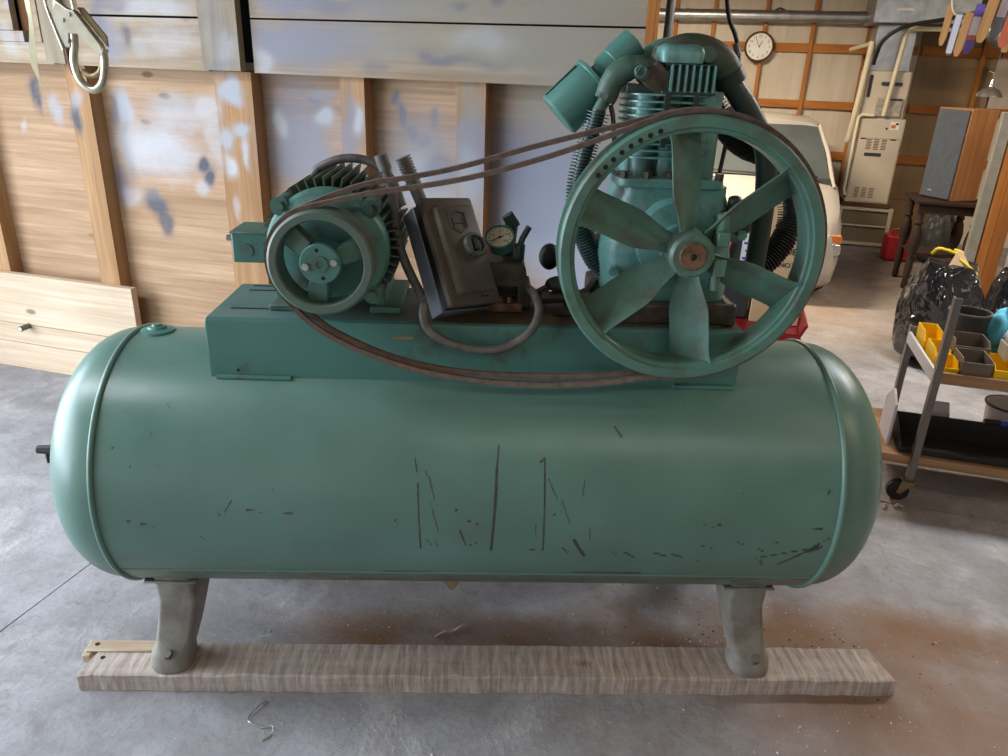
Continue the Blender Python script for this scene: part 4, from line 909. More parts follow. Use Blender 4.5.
p2 = MB().tube([(1.493, 9.285, 1.40), (1.544, 9.285, 2.20), (1.585, 9.285, 2.245), (1.90, 9.285, 2.245), (2.06, 9.285, 2.245)], .024, 14).build('vent_pipe', M['pvc'], None, 60)
tag(p2, 'white plastic vent pipe crossing the front of the furnace and duct', 'pipe')
MB().cyl((1.585, 9.285, 2.245), (1.63, 9.285, 2.245), .031, n=14).build('coupling', M['pvc'], p2)
p3 = MB().tube([(1.40, 9.295, 1.40), (1.28, 9.29, 1.405), (1.255, 9.29, 1.38), (1.25, 9.29, .62), (1.27, 9.29, .56)], .017, 10).build('drain_pipe', M['pvc'], None, 60)
tag(p3, 'thin white condensate drain pipe down the left edge of the furnace', 'pipe')
hs = MB().tube(bez([(1.30, 9.33, 1.90), (1.305, 9.30, 1.99), (1.33, 9.22, 2.12), (1.45, 9.18, 2.235), (1.62, 9.15, 2.29), (1.85, 9.1, 2.33), (2.2, 9.05, 2.42)], 36), .018, 10).build('black_hose', M['black'], None, 60)
tag(hs, 'black insulated hose arching across the sheet-metal duct above the furnace', 'hose')
# wall clock
ck = empty('wall_clock', (0.138, 9.90, 2.056), 0, 'round white-faced wall clock with dark rim on the far wall', 'clock')
MB().lathe([(1e-4, .03), (.155, .03), (.163, .02), (.163, -.012), (.155, -.022), (.143, -.016), (.140, .0)], (0, 0, 0), (0, 1, 0), 48).build('rim', M['darkwood'], ck)
MB().lathe([(1e-4, -.002), (.141, -.002)], (0, 0, 0), (0, 1, 0), 40).build('face', M['white'], ck)
for h in range(1, 13):
    a = R_(90 - 30 * h); textmesh('numeral', str(h), .040, M['ink'], ck, (.110 * math.cos(a), -.0035, .110 * math.sin(a)), (R_(90), 0, 0), .0003)
for a, L, w in ((R_(93 + 33), .0, 0),): pass
for a, L, w in ((R_(117), .095, .005), (R_(66), .068, .007)):
    MB().box((L / 2 * math.cos(a), -.006, L / 2 * math.sin(a)), (L, .002, w), Matrix.Rotation(-a, 3, 'Y')).build('hand', M['ink'], ck)
MB().cyl((0, -.003, 0), (0, -.009, 0), .008, n=12).build('hand_hub', M['ink'], ck)

# ------------------------------------------------------------------ right side of the back bay
M['greycloth'] = m_plain('grey_speaker_cloth', srgb(74, 80, 88), 0.8, 0, 0.12, 20)
M['veneer'] = m_wood('orange_veneer', srgb(182, 130, 88), srgb(154, 104, 64), 2, 0.8, 0.45, knots=False)
sp_ = empty('loudspeaker', (1.88, 7.5, 0.80), R_(0), 'dark grey and orange wood loudspeaker cabinet standing on a small table', 'speaker')
u1 = Vector((-.574, .819, 0)); u2 = Vector((.819, .574, 0))
pts = [Vector((0, 0, 0)), u1 * .336, u1 * .336 + u2 * .30, u2 * .30]
MB().prism([(p.x, p.y) for p in pts], (0, 0, 0), (1, 0, 0), (0, 1, 0), (0, 0, .76)).build('cabinet', M['veneer'], sp_, bevel=.006)
ng = Vector((-.819, -.574, 0))
gpts = [u1 * .012 + ng * .018, u1 * .324 + ng * .018, u1 * .324, u1 * .012]
MB().prism([(p.x, p.y) for p in gpts], (0, 0, .012), (1, 0, 0), (0, 1, 0), (0, 0, .736)).build('grille_cloth', M['greycloth'], sp_, bevel=.007)
MB().box(u1 * .22 + ng * .0185 + Vector((0, 0, .07)), (.05, .003, .012), Matrix.Rotation(R_(125), 3, 'Z')).build('badge', M['chrome'], sp_)
tb = empty('side_table', (1.98, 7.72, 0), R_(0), 'dark wooden side table with turned legs under the loudspeaker', 'table')
MB().b2((-.36, -.27, .765), (.20, .30, .798)).build('table_top', M['blackwood'], tb, bevel=.006)
for x, y in ((-.30, -.21), (.14, -.21), (-.30, .24), (.14, .24)):
    MB().lathe([(.022, .001), (.030, .03), (.024, .08), (.036, .2), (.026, .30), (.045, .38), (.052, .46), (.040, .54), (.024, .58), (.036, .60), (.024, .63), (.030, .70), (.030, .766)], (x, y, 0), (0, 0, 1), 16).build('leg', M['blackwood'], tb)
MB().b2((-.33, -.24, .69), (.17, -.22, .765)).build('apron', M['blackwood'], tb)
MB().b2((-.30, -.18, .30), (.14, .20, .32)).build('shelf', M['blackwood'], tb)
lp = empty('reflector_lamp', (2.15, 8.2, 1.0), 0, 'bare metal reflector lamp standing behind the loudspeaker', 'lamp')
MB().lathe([(.012, .80), (.016, .77), (.022, .735), (.04, .722), (.075, .705), (.098, .678), (.110, .650), (.107, .648), (.07, .698)], (0, 0, 0), (0, 0, 1), 28).build('shade', M['chrome'], lp)
MB().cyl((.0, 0, -1.0), (.0, 0, .73), .008, n=10).build('stem', M['plastic'], lp)
MB().lathe([(1e-4, -.998), (.12, -.998), (.12, -.98), (.02, -.965), (1e-4, -.965)], (0, 0, 0), (0, 0, 1), 24).build('base', M['plastic'], lp)
MB().tube([(0, 0, .81), (-.01, 0, .85), (-.05, 0, .86)], .007, 8).build('hook', M['chrome'], lp)
M['greypost'] = m_plain('grey_painted_steel', srgb(150, 146, 132), 0.55, 0.2, 0.12)
gp_ = MB().b2((1.962, 6.98, 0), (2.04, 7.05, 1.565)).build('steel_post', M['greypost'], None, bevel=.006); tag(gp_, 'grey painted steel post standing right of the loudspeaker', 'post')
MB().b2((1.94, 6.96, 0), (2.05, 7.07, .012)).build('foot_plate', M['greypost'], gp_)
for x0, x1, y, h, lb in ((2.055, 2.125, 7.0, 1.66, 'orange fir upright next to the grey steel post'), (2.135, 2.235, 7.03, 1.70, 'wider orange fir upright beside the white door')):
    o = MB().b2((x0, y, 0.001), (x1, y + .06, h)).build('timber_upright', M['orange'], None, bevel=.004); tag(o, lb, 'post')
wd = MB().b2((2.26, 6.95, 0.001), (2.9, 7.0, 1.02)).build('white_door', M['carwhite'], None, bevel=.005); tag(wd, 'white panel door leaning at the right edge behind the rubbish bags', 'door')
MB().b2((2.30, 6.943, .08), (2.86, 6.952, .95)).build('inset_panel', M['white'], wd, bevel=.004)
M['redplastic'] = m_plain('red_plastic', srgb(150, 30, 34), 0.4, 0, 0.15)
gc_ = empty('fuel_can', (1.80, 8.75, 0), R_(8), 'red plastic fuel can on the floor right of the furnace', 'can')
MB().prism(rrect(.26, .18, .04, 4), (0, 0, .002), (1, 0, 0), (0, 1, 0), (0, 0, .27)).build('can_body', M['redplastic'], gc_, bevel=.02)
MB().tube(bez([(-.08, 0, .265), (-.06, 0, .315), (.04, 0, .315), (.07, 0, .265)], 12), .014, 8).build('handle', M['redplastic'], gc_)
MB().cyl((.10, 0, .26), (.12, 0, .33), .02, n=12).build('spout', M['black'], gc_)
def sack(name, c, rx, ry, h, mat, seed, neck=.45, n=40, k=26):
    rnd = random.Random(seed); ph = [(rnd.uniform(0, 6.28), rnd.uniform(0, 6.28), rnd.randint(3, 9), rnd.uniform(.5, 4)) for _ in range(9)]
    rings = []
    for j in range(k + 1):
        v = j / k; s = (math.sin(min(1, v / .16) * math.pi / 2) ** .6) * (1 - (1 - neck) * max(0, (v - .45) / .55) ** 1.8)
        ring = []
        for i in range(n):
            t = 2 * math.pi * i / n; w = 1
            for a, b2_, f, g in ph: w += .020 * math.sin(f * t + a + g * 3 * v) * (.4 + v) + .010 * math.sin(2 * f * t + b2_ - 9 * g * v)
            ring.append(Vector((rx * s * w * math.cos(t), ry * s * w * math.sin(t), h * v + .012 * math.sin(5 * t + 8 * v))))
        rings.append(ring)
    mb = MB().loft(rings, cap=True)
    return mb.build(name, mat, None, 60, loc=c)
t = NT('black_bag_film', 0.11, 0, 1.0); t.col((0.014, 0.014, 0.017))
t.bump(t.math('ADD', t.noise(3.2, 3, 0.5, t.co((1, 1, .6), rot=(0.4, 0.5, 0)), 1.2), t.math('MULTIPLY', t.noise(9, 3, 0.5, t.co((1, 1, .5), rot=(0.3, 0.6, 0)), 1.0), 0.35)), 1.0, 0.09); M['bagfilm'] = t.m
M['yellowtie'] = m_plain('yellow_drawstring', srgb(232, 206, 40), 0.5, 0, 0.08)
M['card'] = m_plain('cardboard', srgb(206, 172, 132), 0.85, 0, 0.08, 8)
M['papergrey'] = m_plain('grey_white_card', srgb(196, 194, 196), 0.8, 0, 0.05, 8)
def dufflebag():
    o = sack('equipment_bag', (2.16, 8.75, 0.003), .16, .14, .50, M['plastic'], 5, .6); tag(o, 'dark slumped bag on the floor beside the red fuel can', 'bag')
dufflebag()
s1 = sack('rubbish_bag', (1.47, 5.45, 0.003), .24, .24, .68, M['bagfilm'], 11, .62)
tag(s1, 'shiny black rubbish bag with cardboard and a yellow drawstring sticking out', 'rubbish bag', 'black rubbish bags')
MB().tube(bez([(-.14, -.03, .735), (-.115, -.05, .775), (-.06, -.05, .770), (0.02, -.03, .745), (.04, 0, .755), (0, .03, .76)], 24), .0095, 8).build('drawstring', M['yellowtie'], s1, 60)
MB().tube(bez([(.02, -.06, .72), (.08, -.09, .68), (.13, -.1, .64)], 12), .0085, 8).build('drawstring', M['yellowtie'], s1, 60)
MB().add([(-.07, -.12, .60), (.10, -.13, .585), (-.0, -.04, .765), (-.07, -.116, .60), (.10, -.126, .585), (-.0, -.036, .765)], [(0, 1, 2), (5, 4, 3), (0, 2, 5, 3), (1, 4, 5, 2), (0, 3, 4, 1)]).build('cardboard_flap', M['card'], s1)
MB().add([(.0, -.038, .765), (.03, -.03, .77), (.14, -.11, .60), (.105, -.13, .585), (.0, -.032, .765), (.03, -.024, .77), (.14, -.104, .60), (.105, -.124, .585)], [(0, 1, 2, 3), (7, 6, 5, 4), (0, 4, 5, 1), (1, 5, 6, 2), (2, 6, 7, 3), (3, 7, 4, 0)]).build('cardboard_flap', M['card'], s1)
s2 = sack('rubbish_bag', (2.02, 5.62, 0.003), .25, .22, .62, M['bagfilm'], 23, .75)
tag(s2, 'second black rubbish bag behind the cart at the right edge of the photo', 'rubbish bag', 'black rubbish bags')
MB().tube(bez([(-.12, -.18, .60), (-.02, -.20, .625), (.10, -.2, .63), (.2, -.15, .62)], 20), .009, 8).build('drawstring', M['yellowtie'], s2, 60)

# ------------------------------------------------------------------ rolling cart and what it carries
M['cartgrey'] = m_plain('grey_cart_steel', srgb(122, 118, 116), 0.45, 0.35, 0.1)
M['cartwood'] = m_wood('cart_ply_edge', srgb(184, 150, 116), srgb(150, 116, 84), 0, 0.8, knots=False)
M['yellow'] = m_plain('yellow_bin_plastic', srgb(240, 196, 20), 0.4, 0, 0.06)
M['binbrown'] = m_plain('grey_brown_bin', srgb(108, 98, 88), 0.5, 0, 0.08)
ct = empty('utility_cart', (0, 0, 0), 0, 'grey steel utility cart on casters at the right edge carrying small parts bins', 'cart')
CX0, CX1, CY0, CY1 = .963, 1.78, 3.395, 3.955
MB().b2((CX0, CY0, .580), (CX1, CY1, .590)).build('upper_shelf', M['cartwood'], ct)
MB().b2((CX0 + .004, CY0 - .004, .578), (CX1, CY0 + .012, .628)).build('front_rim', M['cartwood'], ct, bevel=.002)
MB().b2((CX0 + .004, CY1 - .012, .578), (CX1, CY1 + .004, .628)).build('back_rim', M['cartgrey'], ct, bevel=.002)
MB().b2((CX0 - .006, CY0, .575), (CX0 + .006, CY1, .632)).build('side_rim', M['papergrey'], ct, bevel=.002)
MB().b2((.835, 3.41, .172), (CX1, CY1 - .01, .212)).build('lower_shelf', M['cartwood'], ct, bevel=.002)
for x, y, z1 in ((CX0, CY0, .955), (CX0, CY1, .66), (CX1 - .03, CY0, .955), (CX1 - .03, CY1, .66)):
    MB().b2((x, y - .006, .10), (x + .026, y, z1)).b2((x - .003, y - .006, .10), (x + .003, y + .03, z1)).build('leg', M['cartgrey'], ct, bevel=.001)
    MB().cyl((x - .028, y - .014, .048), (x - .028, y + .016, .048), .047, n=28).build('caster_wheel', M['black'], ct)
    MB().prism([(-.036, .04), (-.018, .036), (.03, .09), (.034, .106), (-.02, .106)], (x, y - .022, 0), (1, 0, 0), (0, 0, 1), (0, .005, 0)).prism([(-.036, .04), (-.018, .036), (.03, .09), (.034, .106), (-.02, .106)], (x, y + .019, 0), (1, 0, 0), (0, 0, 1), (0, .005, 0)).b2((x - .02, y - .022, .100), (x + .036, y + .024, .106)).build('caster_fork', M['brass'], ct, bevel=.001)
def tray(name, x0, x1, y0, y1, z0, z1, mat, label, cat, group=None, t=.004, slope=0, front=None, rz=0):
    c = ((x0 + x1) / 2, (y0 + y1) / 2); w, d, h = (x1 - x0) / 2, (y1 - y0) / 2, z1 - z0; hf = front if front else h
    b = MB().b2((-w, -d, 0), (w, d, t)).b2((-w, d - t, t), (w, d, h)).b2((-w, -d, t), (w, -d + t, hf))
    for sx in (-1, 1):
        x = sx * (w - t / 2)
        b.prism([(-d + t, t), (d - t, t), (d - t, h), (-d + t + (h - hf) * .9, h), (-d + t, hf)], (x - t / 2, 0, 0), (0, 1, 0), (0, 0, 1), (t, 0, 0))
    o = b.build(name, mat, None, loc=(c[0], c[1], z0), rot=(0, 0, rz)); tag(o, label, cat, group)
    MB().b2((-w - .002, -d - .004, hf - .008), (w + .002, -d, hf + .001)).build('rim', mat, o)
    MB().b2((-w * .35, -d - .003, hf * .3), (w * .35, -d, hf * .3 + .012)).build('label_holder', mat, o)
    return o
tray('parts_bin', .985, 1.065, 3.76, 3.93, .591, .69, M['yellow'], 'yellow parts bin at the back left corner of the cart', 'bin', 'yellow parts bins', front=.06)
tray('parts_bin', .992, 1.056, 3.56, 3.735, .591, .672, M['yellow'], 'yellow parts bin in front, nearest the cart corner post', 'bin', 'yellow parts bins', front=.055)
tray('parts_bin', .992, 1.056, 3.43, 3.55, .591, .665, M['yellow'], 'yellow parts bin partly hidden by the cart corner post', 'bin', 'yellow parts bins', front=.05)
tray('parts_bin', 1.185, 1.36, 3.415, 3.60, .591, .678, M['yellow'], 'wide yellow parts bin at the front right of the cart shelf', 'bin', 'yellow parts bins', front=.07)
tray('parts_bin', 1.06, 1.175, 3.415, 3.565, .591, .695, M['binbrown'], 'grey-brown parts bin at the front of the cart shelf', 'bin', 'grey-brown parts bins', front=.09)
tray('parts_bin', 1.06, 1.20, 3.575, 3.72, .591, .725, M['binbrown'], 'grey-brown parts bin standing behind the front grey one', 'bin', 'grey-brown parts bins', front=.11)
pt = MB().lathe([(1e-4, .002), (.076, .002), (.080, .01), (.088, .19), (.090, .196), (.086, .196), (.077, .012), (1e-4, .012)], (0, 0, 0), (0, 0, 1), 36).build('black_pot', M['plastic'], None, loc=(1.165, 3.845, .591)); tag(pt, 'round black pot standing open behind the grey bins on the cart', 'pot')
MB().lathe([(.0885, .192), (.092, .196), (.092, .202), (.086, .202), (.086, .192)], (0, 0, 0), (0, 0, 1), 36, closed=True).build('rim', M['binbrown'], pt)
M['bluecloth'] = m_plain('light_blue_cloth', srgb(96, 190, 214), 0.8, 0, 0.12, 10)
t = NT('striped_cloth', 0.85); w = t.n('ShaderNodeTexWave'); w.inputs['Scale'].default_value = 9; w.inputs['Distortion'].default_value = 1.5; t.l(t.co((1, .4, .6)), w.inputs['Vector'])
t.col(t.ramp(w.outputs['Fac'], [(0.3, srgb(205, 205, 210)), (0.5, srgb(190, 190, 200)), (0.62, srgb(84, 60, 66))])); M['stripe'] = t.m
def rag(name, c, rx, ry, rz, mat, seed, label):
    r = random.Random(seed); b = MB().ball((0, 0, 0), 1, (1, 1, 1), 28, 18)
    ph = [(r.uniform(0, 6), r.uniform(2, 5)) for _ in range(5)]
    for i, p in enumerate(b.v):
        k = 1 + sum(.06 * math.sin(f * (p.x * (1 + q) + p.y * 2 - p.z) + a) for q, (a, f) in enumerate(ph))
        b.v[i] = Vector((p.x * rx * k, p.y * ry * k, max(-.75, p.z) * rz * k))
    o = b.build(name, mat, None, 80, loc=c); tag(o, label, 'cloth'); return o
rag('shop_rag', (1.345, 3.86, .70), .085, .08, .12, M['bluecloth'], 3, 'crumpled light blue rag piled on the cart behind the striped one')
rag('shop_rag', (1.36, 3.70, .69), .085, .075, .095, M['stripe'], 8, 'crumpled white rag with dark stripes on the cart shelf')
M['clear'] = m_plain('cloudy_clear_plastic', srgb(190, 186, 168), 0.25, 0, 0.1)
cb_ = tray('clear_tub', 1.235, 1.36, 3.50, 3.60, .680, .745, M['clear'], 'cloudy clear plastic tub resting in the wide yellow bin', 'tub')
# lower shelf
bt = MB(); bt.b2((.915, 3.44, .213), (1.76, 3.66, .220)); bt.b2((.915, 3.44, .220), (1.76, 3.447, .240)); bt.b2((.915, 3.652, .220), (1.76, 3.66, .325))
for x in (.915, 1.753): bt.prism([(3.447, .220), (3.652, .220), (3.652, .325), (3.447, .240)], (x, 0, 0), (0, 1, 0), (0, 0, 1), (.007, 0, 0))
o = bt.build('black_tray', M['black'], None, bevel=.001); tag(o, 'long black storage tray on the bottom shelf of the cart', 'tray')
o = MB().prism([(0, 0), (.20, 0), (.20, .17), (.10, .245), (.0, .20)], (.868, 3.50, .213), (0, 1, 0), (0, 0, 1), (.012, 0, 0)).build('cardboard_sheet', M['papergrey'], None, bevel=.002); tag(o, 'grey-white cardboard sheet standing at the left end of the black tray', 'cardboard')
o = MB().prism([(0, 0), (.13, 0), (.09, .17), (.02, .17)], (1.05, 3.70, .2125), (1, 0, 0), (0, 0, 1), (0, .006, 0)).build('cardboard_sheet', M['papergrey'], None); tag(o, 'pale cardboard sheet sticking up behind the black tray', 'cardboard')
bk = MB().lathe([(1e-4, .0), (.085, .0), (.09, .004), (.105, .16), (.110, .165), (.104, .165), (.085, .008), (1e-4, .008)], (0, 0, 0), (0, 0, 1), 36).build('grey_bucket', M['papergrey'], None, loc=(1.43, 3.80, .2125)); tag(bk, 'pale grey bucket standing behind the black tray at the right edge', 'bucket')
MB().lathe([(.104, .158), (.112, .158), (.112, .168), (.104, .168)], (0, 0, 0), (0, 0, 1), 36, closed=True).build('rim', M['plastic'], bk)
M['blue'] = m_plain('blue_plastic', srgb(40, 76, 190), 0.4, 0, 0.1)
o = MB().tube(bez([(1.34, 3.64, .337), (1.42, 3.645, .337), (1.50, 3.65, .337)], 10), .012, 8).build('blue_tool', M['blue'], None, 60); tag(o, 'blue-handled tool lying across the black tray by the bucket', 'tool')
MB().tube([(1.28, 3.635, .339), (1.345, 3.64, .339)], .014, 8).build('tool_head', M['black'], o)

# ------------------------------------------------------------------ red tool cabinet behind the compressor, with a box and a case on it
rc = empty('tool_cabinet', (.09, 3.0, 0), 0, 'red steel tool cabinet half hidden behind the compressor pump', 'cabinet')
MB().b2((-.27, -.20, .05), (.245, .20, .90)).build('cabinet_body', M['redplastic'], rc, bevel=.006)
MB().prism([(-.27, .90), (-.30, .955), (-.29, .96), (-.255, .905), (.235, .905), (.252, .945), (.262, .94), (.245, .90)], (0, -.20, 0), (1, 0, 0), (0, 0, 1), (0, .40, 0)).build('top_lip', M['redplastic'], rc)
for k in range(4):
    d_ = MB().b2((-.255, -.208, .08 + .2 * k), (.23, -.20, .26 + .2 * k)).build('drawer', M['redplastic'], rc, bevel=.003)
    MB().b2((-.10, -.222, .21 + .2 * k), (.08, -.207, .225 + .2 * k)).build('handle', M['chrome'], d_)
MB().add([(.0, -.205, .845), (.06, -.205, .90), (-.03, -.205, .865), (.0, -.201, .845), (.06, -.201, .90), (-.03, -.201, .865)], [(0, 1, 2), (5, 4, 3), (0, 3, 4, 1), (1, 4, 5, 2), (2, 5, 3, 0)]).build('sticker', M['white'], rc)
cbx = empty('cardboard_box', (.235, 3.02, .906), 0, 'plain cardboard box standing on the red tool cabinet', 'box')
MB().b2((-.085, -.12, 0), (.09, .12, .45)).build('box_body', M['card'], cbx, bevel=.002)
textmesh('printed_text', '3400E', .034, M['ink'], cbx, (.0, -.1215, .275), (R_(90), 0, 0), .0003)
textmesh('printed_text', 'NOT', .026, M['ink'], cbx, (.015, -.1215, .225), (R_(90), 0, 0), .0003)
MB().b2((-.085, -.122, .12), (.09, -.12, .16)).build('packing_tape', M['brownpost'], cbx)
cs_ = empty('tool_case', (.055, 3.02, .906), 0, 'black tool case with a white label beside the cardboard box', 'case')
MB().b2((-.10, -.10, 0), (.085, .10, .36)).build('case_body', M['plastic'], cs_, bevel=.008)
MB().b2((.03, -.104, .20), (.068, -.10, .385)).build('label_strip', M['white'], cs_)
for k in range(3): MB().b2((.036 + .008 * (k % 2), -.1055, .23 + .028 * k), (.060, -.104, .238 + .028 * k)).build('label_print', M['blue'], cs_)
MB().tube([(-.06, -.104, .22), (-.02, -.108, .24), (-.01, -.106, .29)], .008, 6).build('latch', M['redplastic'], cs_)

# ------------------------------------------------------------------ hanging things and floor litter
M['hooksteel'] = m_plain('yellow_zinc_steel', (0.50, 0.46, 0.36), 0.3, 0.8, 0.15, 20)
M['webbing'] = m_plain('brown_webbing', srgb(96, 62, 52), 0.85, 0, 0.25, 60)
hk = empty('snap_hook', (-2.10, 2.2, 1.77), R_(14), 'large zinc-plated steel snap hook hanging from webbing at the upper left', 'hook')
MB().tube(bez([(.0, 0, .075), (-.004, 0, .02), (-.016, 0, -.037), (-.004, 0, -.093), (.032, 0, -.121), (.068, 0, -.097), (.086, 0, -.04), (.088, 0, .004)], 50), .0125, 14).build('hook_body', M['hooksteel'], hk, 60)
MB().prism([(-.060, .108), (-.036, .145), (-.004, .122), (.018, .118), (.088, .02), (.096, -.012), (.080, -.016), (.016, .048), (-.010, .048), (-.010, .008), (-.030, .006), (-.046, .052)], (0, -.014, 0), (1, 0, 0), (0, 0, 1), (0, .028, 0)).build('side_plate', M['hooksteel'], hk, bevel=.003)
MB().tube(bez([(-.070, -.012, .165), (-.066, -.014, .12), (-.050, -.014, .055), (-.036, -.014, .0)], 20), .0048, 8).build('lock_lever', M['hooksteel'], hk, 60)
MB().tube(bez([(-.036, .004, .0), (-.034, .004, -.04), (-.026, .004, -.075)], 10), .006, 8).build('lever_tail', M['webbing'], hk, 60)
MB().tube(bez([(.004, .004, -.062), (.03, .004, -.078), (.062, .004, -.064), (.084, .004, -.02)], 16), .0085, 10).build('gate', M['brass'], hk, 60)
MB().prism([(.014, .128), (.034, .128), (.098, .045), (.098, .012), (.086, .024), (.03, .098)], (0, .014, 0), (1, 0, 0), (0, 0, 1), (0, .010, 0)).build('spring_plate', M['brass'], hk, bevel=.002)
for x, z in ((-.022, .088), (.002, .105), (-.018, .028), (.090, .0)): MB().cyl((x, -.02, z), (x, .02, z), .006, n=12).build('rivet', M['zinc'], hk)
MB().tube(bez([(-.045, 0, .13), (-.03, 0, .17), (-.01, 0, .18), (.01, 0, .165), (.016, 0, .12)], 20), .009, 10).build('eye', M['hooksteel'], hk, 60)
MB().b2((-.034, -.007, .155), (.014, .007, 1.27)).build('webbing', M['webbing'], hk, bevel=.003)
MB().b2((-.036, -.018, .165), (.016, .018, .24)).build('stitched_loop', M['webbing'], hk, bevel=.004)
M['strap'] = m_plain('cream_strap', srgb(224, 214, 180), 0.7, 0, 0.08)
def strap():
    p = bez([(-2.38, 2.35, 3.04), (-2.41, 2.35, 2.3), (-2.42, 2.35, 1.93), (-2.419, 2.35, 1.877), (-2.425, 2.35, 1.82), (-2.441, 2.35, 1.732), (-2.434, 2.35, 1.679), (-2.424, 2.35, 1.635)], 40)
    rings = []
    for i, q in enumerate(p):
        t = i / (len(p) - 1); w = .009 * (1 - .7 * max(0, (t - .7) / .3)) * (1 + .25 * math.sin(t * 11)); a = 2.2 * t
        d = Vector((math.cos(a * .4), math.sin(a * .4), .1)); n = Vector((-math.sin(a * .4), math.cos(a * .4), 0))
        rings.append([q + d * w + n * .0012, q - d * w + n * .0012, q - d * w - n * .0012, q + d * w - n * .0012])
    return MB().loft(rings).build('cream_strap', M['strap'], None, 50)
tag(strap(), 'thin cream strap hanging loose left of the snap hook', 'strap')
cbk = MB().tube(bez([(-.24, 4.0, 3.04), (-.16, 4.0, 2.35), (-.105, 4.0, 2.04), (-.055, 4.0, 1.93), (-.03, 4.0, 1.84), (-.02, 4.0, 1.6), (-.05, 4.0, 1.2), (-.06, 4.0, 0.6), (-.1, 3.98, 0.02)], 60), .011, 10).build('hanging_cable', M['black'], None, 60)
tag(cbk, 'black power cable hanging from the ceiling behind the pump', 'cable')
MB().cyl((-.05, 4.0, 1.90), (-.03, 4.0, 1.845), .016, n=10).build('cable_joint', M['conduit'], cbk)
jp = MB().tube([(-.35, 3.9, 3.04), (-.37, 3.9, 0.02)], .021, 12).build('galvanised_conduit', M['galv'], None); tag(jp, 'upright galvanised conduit just behind the end of the partition wall', 'pipe')
for z in (2.2, 1.2): MB().lathe([(.021, -.015), (.026, -.012), (.026, .012), (.021, .015)], (-.36, 3.9, z), (0, 0, 1), 14).build('coupling', M['galv'], jp)
# paint stir sticks strung on a cord
M['stickwood'] = m_wood('stir_stick_wood', srgb(226, 172, 112), srgb(190, 132, 76), 2, 1.5, knots=False)
M['stickwhite'] = m_plain('white_printed_stick', srgb(214, 208, 214), 0.6, 0, 0.06)
M['stickgrey'] = m_plain('grey_blue_stick', srgb(120, 132, 138), 0.6, 0, 0.1)
M['purple'] = m_plain('purple_printed_stick', srgb(104, 84, 160), 0.6, 0, 0.08)
M['stickred'] = m_plain('orange_red_stick', srgb(206, 104, 70), 0.6, 0, 0.1)
cord = MB().tube(bez([(.575, 2.92, 2.16), (.605, 2.95, 1.995), (.645, 2.96, 1.965), (.69, 2.97, 1.975), (.75, 2.98, 2.03), (.83, 2.98, 2.2)], 30), .0035, 6).build('white_cord', M['strap'], None, 60)
tag(cord, 'white cord strung with paint stir sticks at the upper right', 'cord')
def stick(x, y, ztop, zbot, tilt, mat, label, w=.019, tip=.022, extra=None):
    # a flat stick with a bevelled tip, hung from its top
    L = ztop - zbot; w *= .82
    o = MB().prism([(-w, 0), (w, 0), (w, -L + tip), (w * .45, -L), (-w * .45, -L), (-w, -L + tip * .8)], (0, -.0022, 0), (1, 0, 0), (0, 0, 1), (0, .0044, 0)).build('stir_stick', mat, None, bevel=.0008, loc=(x, y, ztop), rot=(R_(4), R_(tilt), R_(-12)))
    tag(o, label, 'stick', 'paint stir sticks on the cord')
    if extra:
        for z0, z1, m in extra: MB().b2((-w * .8, -.0032, -L * z1), (w * .8, -.0022, -L * z0)).build('print_band', m, o)
    return o
stick(.607, 2.96, 1.998, 1.878, 3, M['stickwood'], 'bare wood stir stick hanging leftmost on the cord', .0125)
stick(.634, 2.955, 1.975, 1.850, 3, M['stickgrey'], 'grey-blue stir stick hanging second from the left', .013, extra=((0.05, .95, M['stickwhite']),))
stick(.659, 2.94, 1.975, 1.846, 5, M['stickwood'], 'bare wood stir stick with a slanted tip, third from the left', .0145)
stick(.690, 2.96, 2.00, 1.856, 4, M['purple'], 'purple stir stick with a white printed band', .0165, extra=((.25, .62, M['stickwhite']), (.62, .72, M['stickred'])))
stick(.722, 2.94, 2.05, 1.888, 6, M['stickwood'], 'wide bare wood stir stick right of the purple one', .0185)
stick(.762, 2.96, 2.06, 1.90, 6, M['stickgrey'], 'grey stir stick with pale print near the right edge', .018, extra=((.1, .6, M['stickwhite']),))
stick(.792, 2.94, 2.08, 1.875, 6, M['stickred'], 'orange-red stir stick at the right edge of the photo', .018)
stick(.815, 2.97, 2.1, 1.862, 6, M['stickwood'], 'bare wood stir stick cut off by the right edge of the photo', .018)
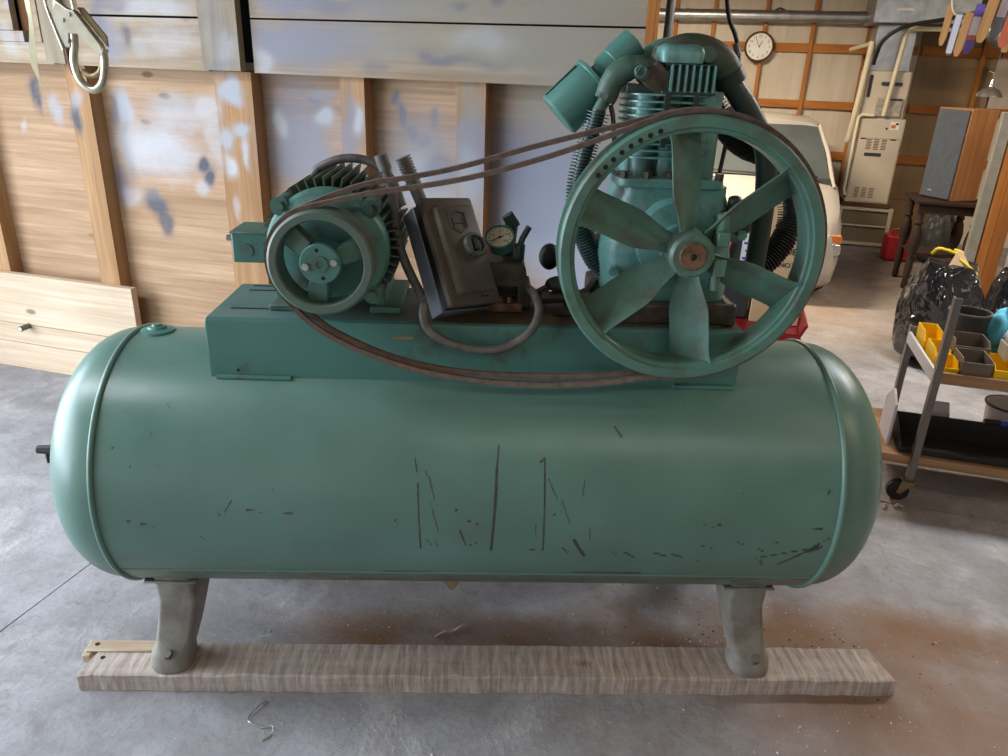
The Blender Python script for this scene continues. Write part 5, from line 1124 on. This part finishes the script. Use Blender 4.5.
# litter
wr = MB().tube(bez([(-1.106, 1.465, .004), (-1.112, 1.43, .006), (-1.118, 1.40, .004), (-1.105, 1.378, .008), (-1.06, 1.375, .004), (-1.03, 1.382, .012), (-1.022, 1.36, .004), (-1.035, 1.335, .003)], 40), .0018, 6).build('bent_wire', M['zinc'], None, 60); tag(wr, 'short bent piece of wire on the concrete in front of the plank', 'wire')
tw = MB().tube(bez([(-.725, 1.875, .006), (-.70, 1.90, .012), (-.68, 1.915, .006), (-.655, 1.94, .014), (-.64, 1.955, .005)], 16), [.003] + [.007] * 7 + [.003] * 9 if False else .005, 6).build('wood_splinter', M['fresh'], None, 60); tag(tw, 'pale wood splinter on the floor behind the plank', 'splinter')
b = MB(); rr = random.Random(3)
for _ in range(300):
    if rr.random() < .55: x, y = rr.gauss(.45, .35), rr.gauss(2.15, .16)
    elif rr.random() < .5: x, y = rr.uniform(-1.6, .9), rr.uniform(1.25, 2.2)
    else: x, y = rr.gauss(-1.0, .5), rr.gauss(1.6, .25)
    # keep clear of the plank and the feet
    lx = (x + .615) * math.cos(R_(17.74)) + (y - 1.92) * math.sin(R_(17.74)); ly = -(x + .615) * math.sin(R_(17.74)) + (y - 1.92) * math.cos(R_(17.74))
    if -.30 < ly < -.08: continue
    s = rr.choice((.0012, .0018, .0018, .0028)); m = Matrix.Rotation(rr.uniform(0, 6), 3, 'Z')
    b.box((x, y, s * .5), (s * rr.uniform(1, 3), s * rr.uniform(.8, 1.6), s), m)
o = b.build('floor_debris', M['papergrey'], None, 0, fix=False); tag(o, 'scattered sawdust crumbs and paint flakes on the concrete', 'debris', None, 'stuff')
b = MB()
for _ in range(150):
    x, y = rr.gauss(.35, .28), rr.gauss(2.2, .10)
    s = rr.choice((.0015, .002, .003)); b.box((x, y, s * .5), (s * rr.uniform(1, 3), s, s), Matrix.Rotation(rr.uniform(0, 6), 3, 'Z'))
o = b.build('dark_crumbs', M['greasy'], None, 0, fix=False); tag(o, 'dark brown crumbs scattered on the floor by the right foot', 'debris', None, 'stuff')
for x, y, a, lb in ((.915, 3.30, .3, 'curled wood chip touching the slab joint nearest the cart caster'), (.87, 3.27, 1.2, 'smaller wood chip left of the one by the cart caster')):
    o = MB().tube([(0, 0, .006), (.02, .01, .014), (.045, .0, .006)], .007 if x > .9 else .005, 6).build('wood_chip', M['fresh'], None, 60, loc=(x, y, 0), rot=(0, 0, a)); tag(o, lb, 'chip', 'wood chips by the caster')
ps_ = MB().cyl((-3.778, 3.257, .277), (-3.772, 3.19, .277), .016, n=20).build('pipe_stub', M['conduit'], None); tag(ps_, 'cut end of a steel pipe sticking out of the lower left boards', 'pipe')
MB().cyl((-3.7719, 3.1895, .277), (-3.7718, 3.188, .277), .012, n=16).build('bore', M['paper'], ps_)
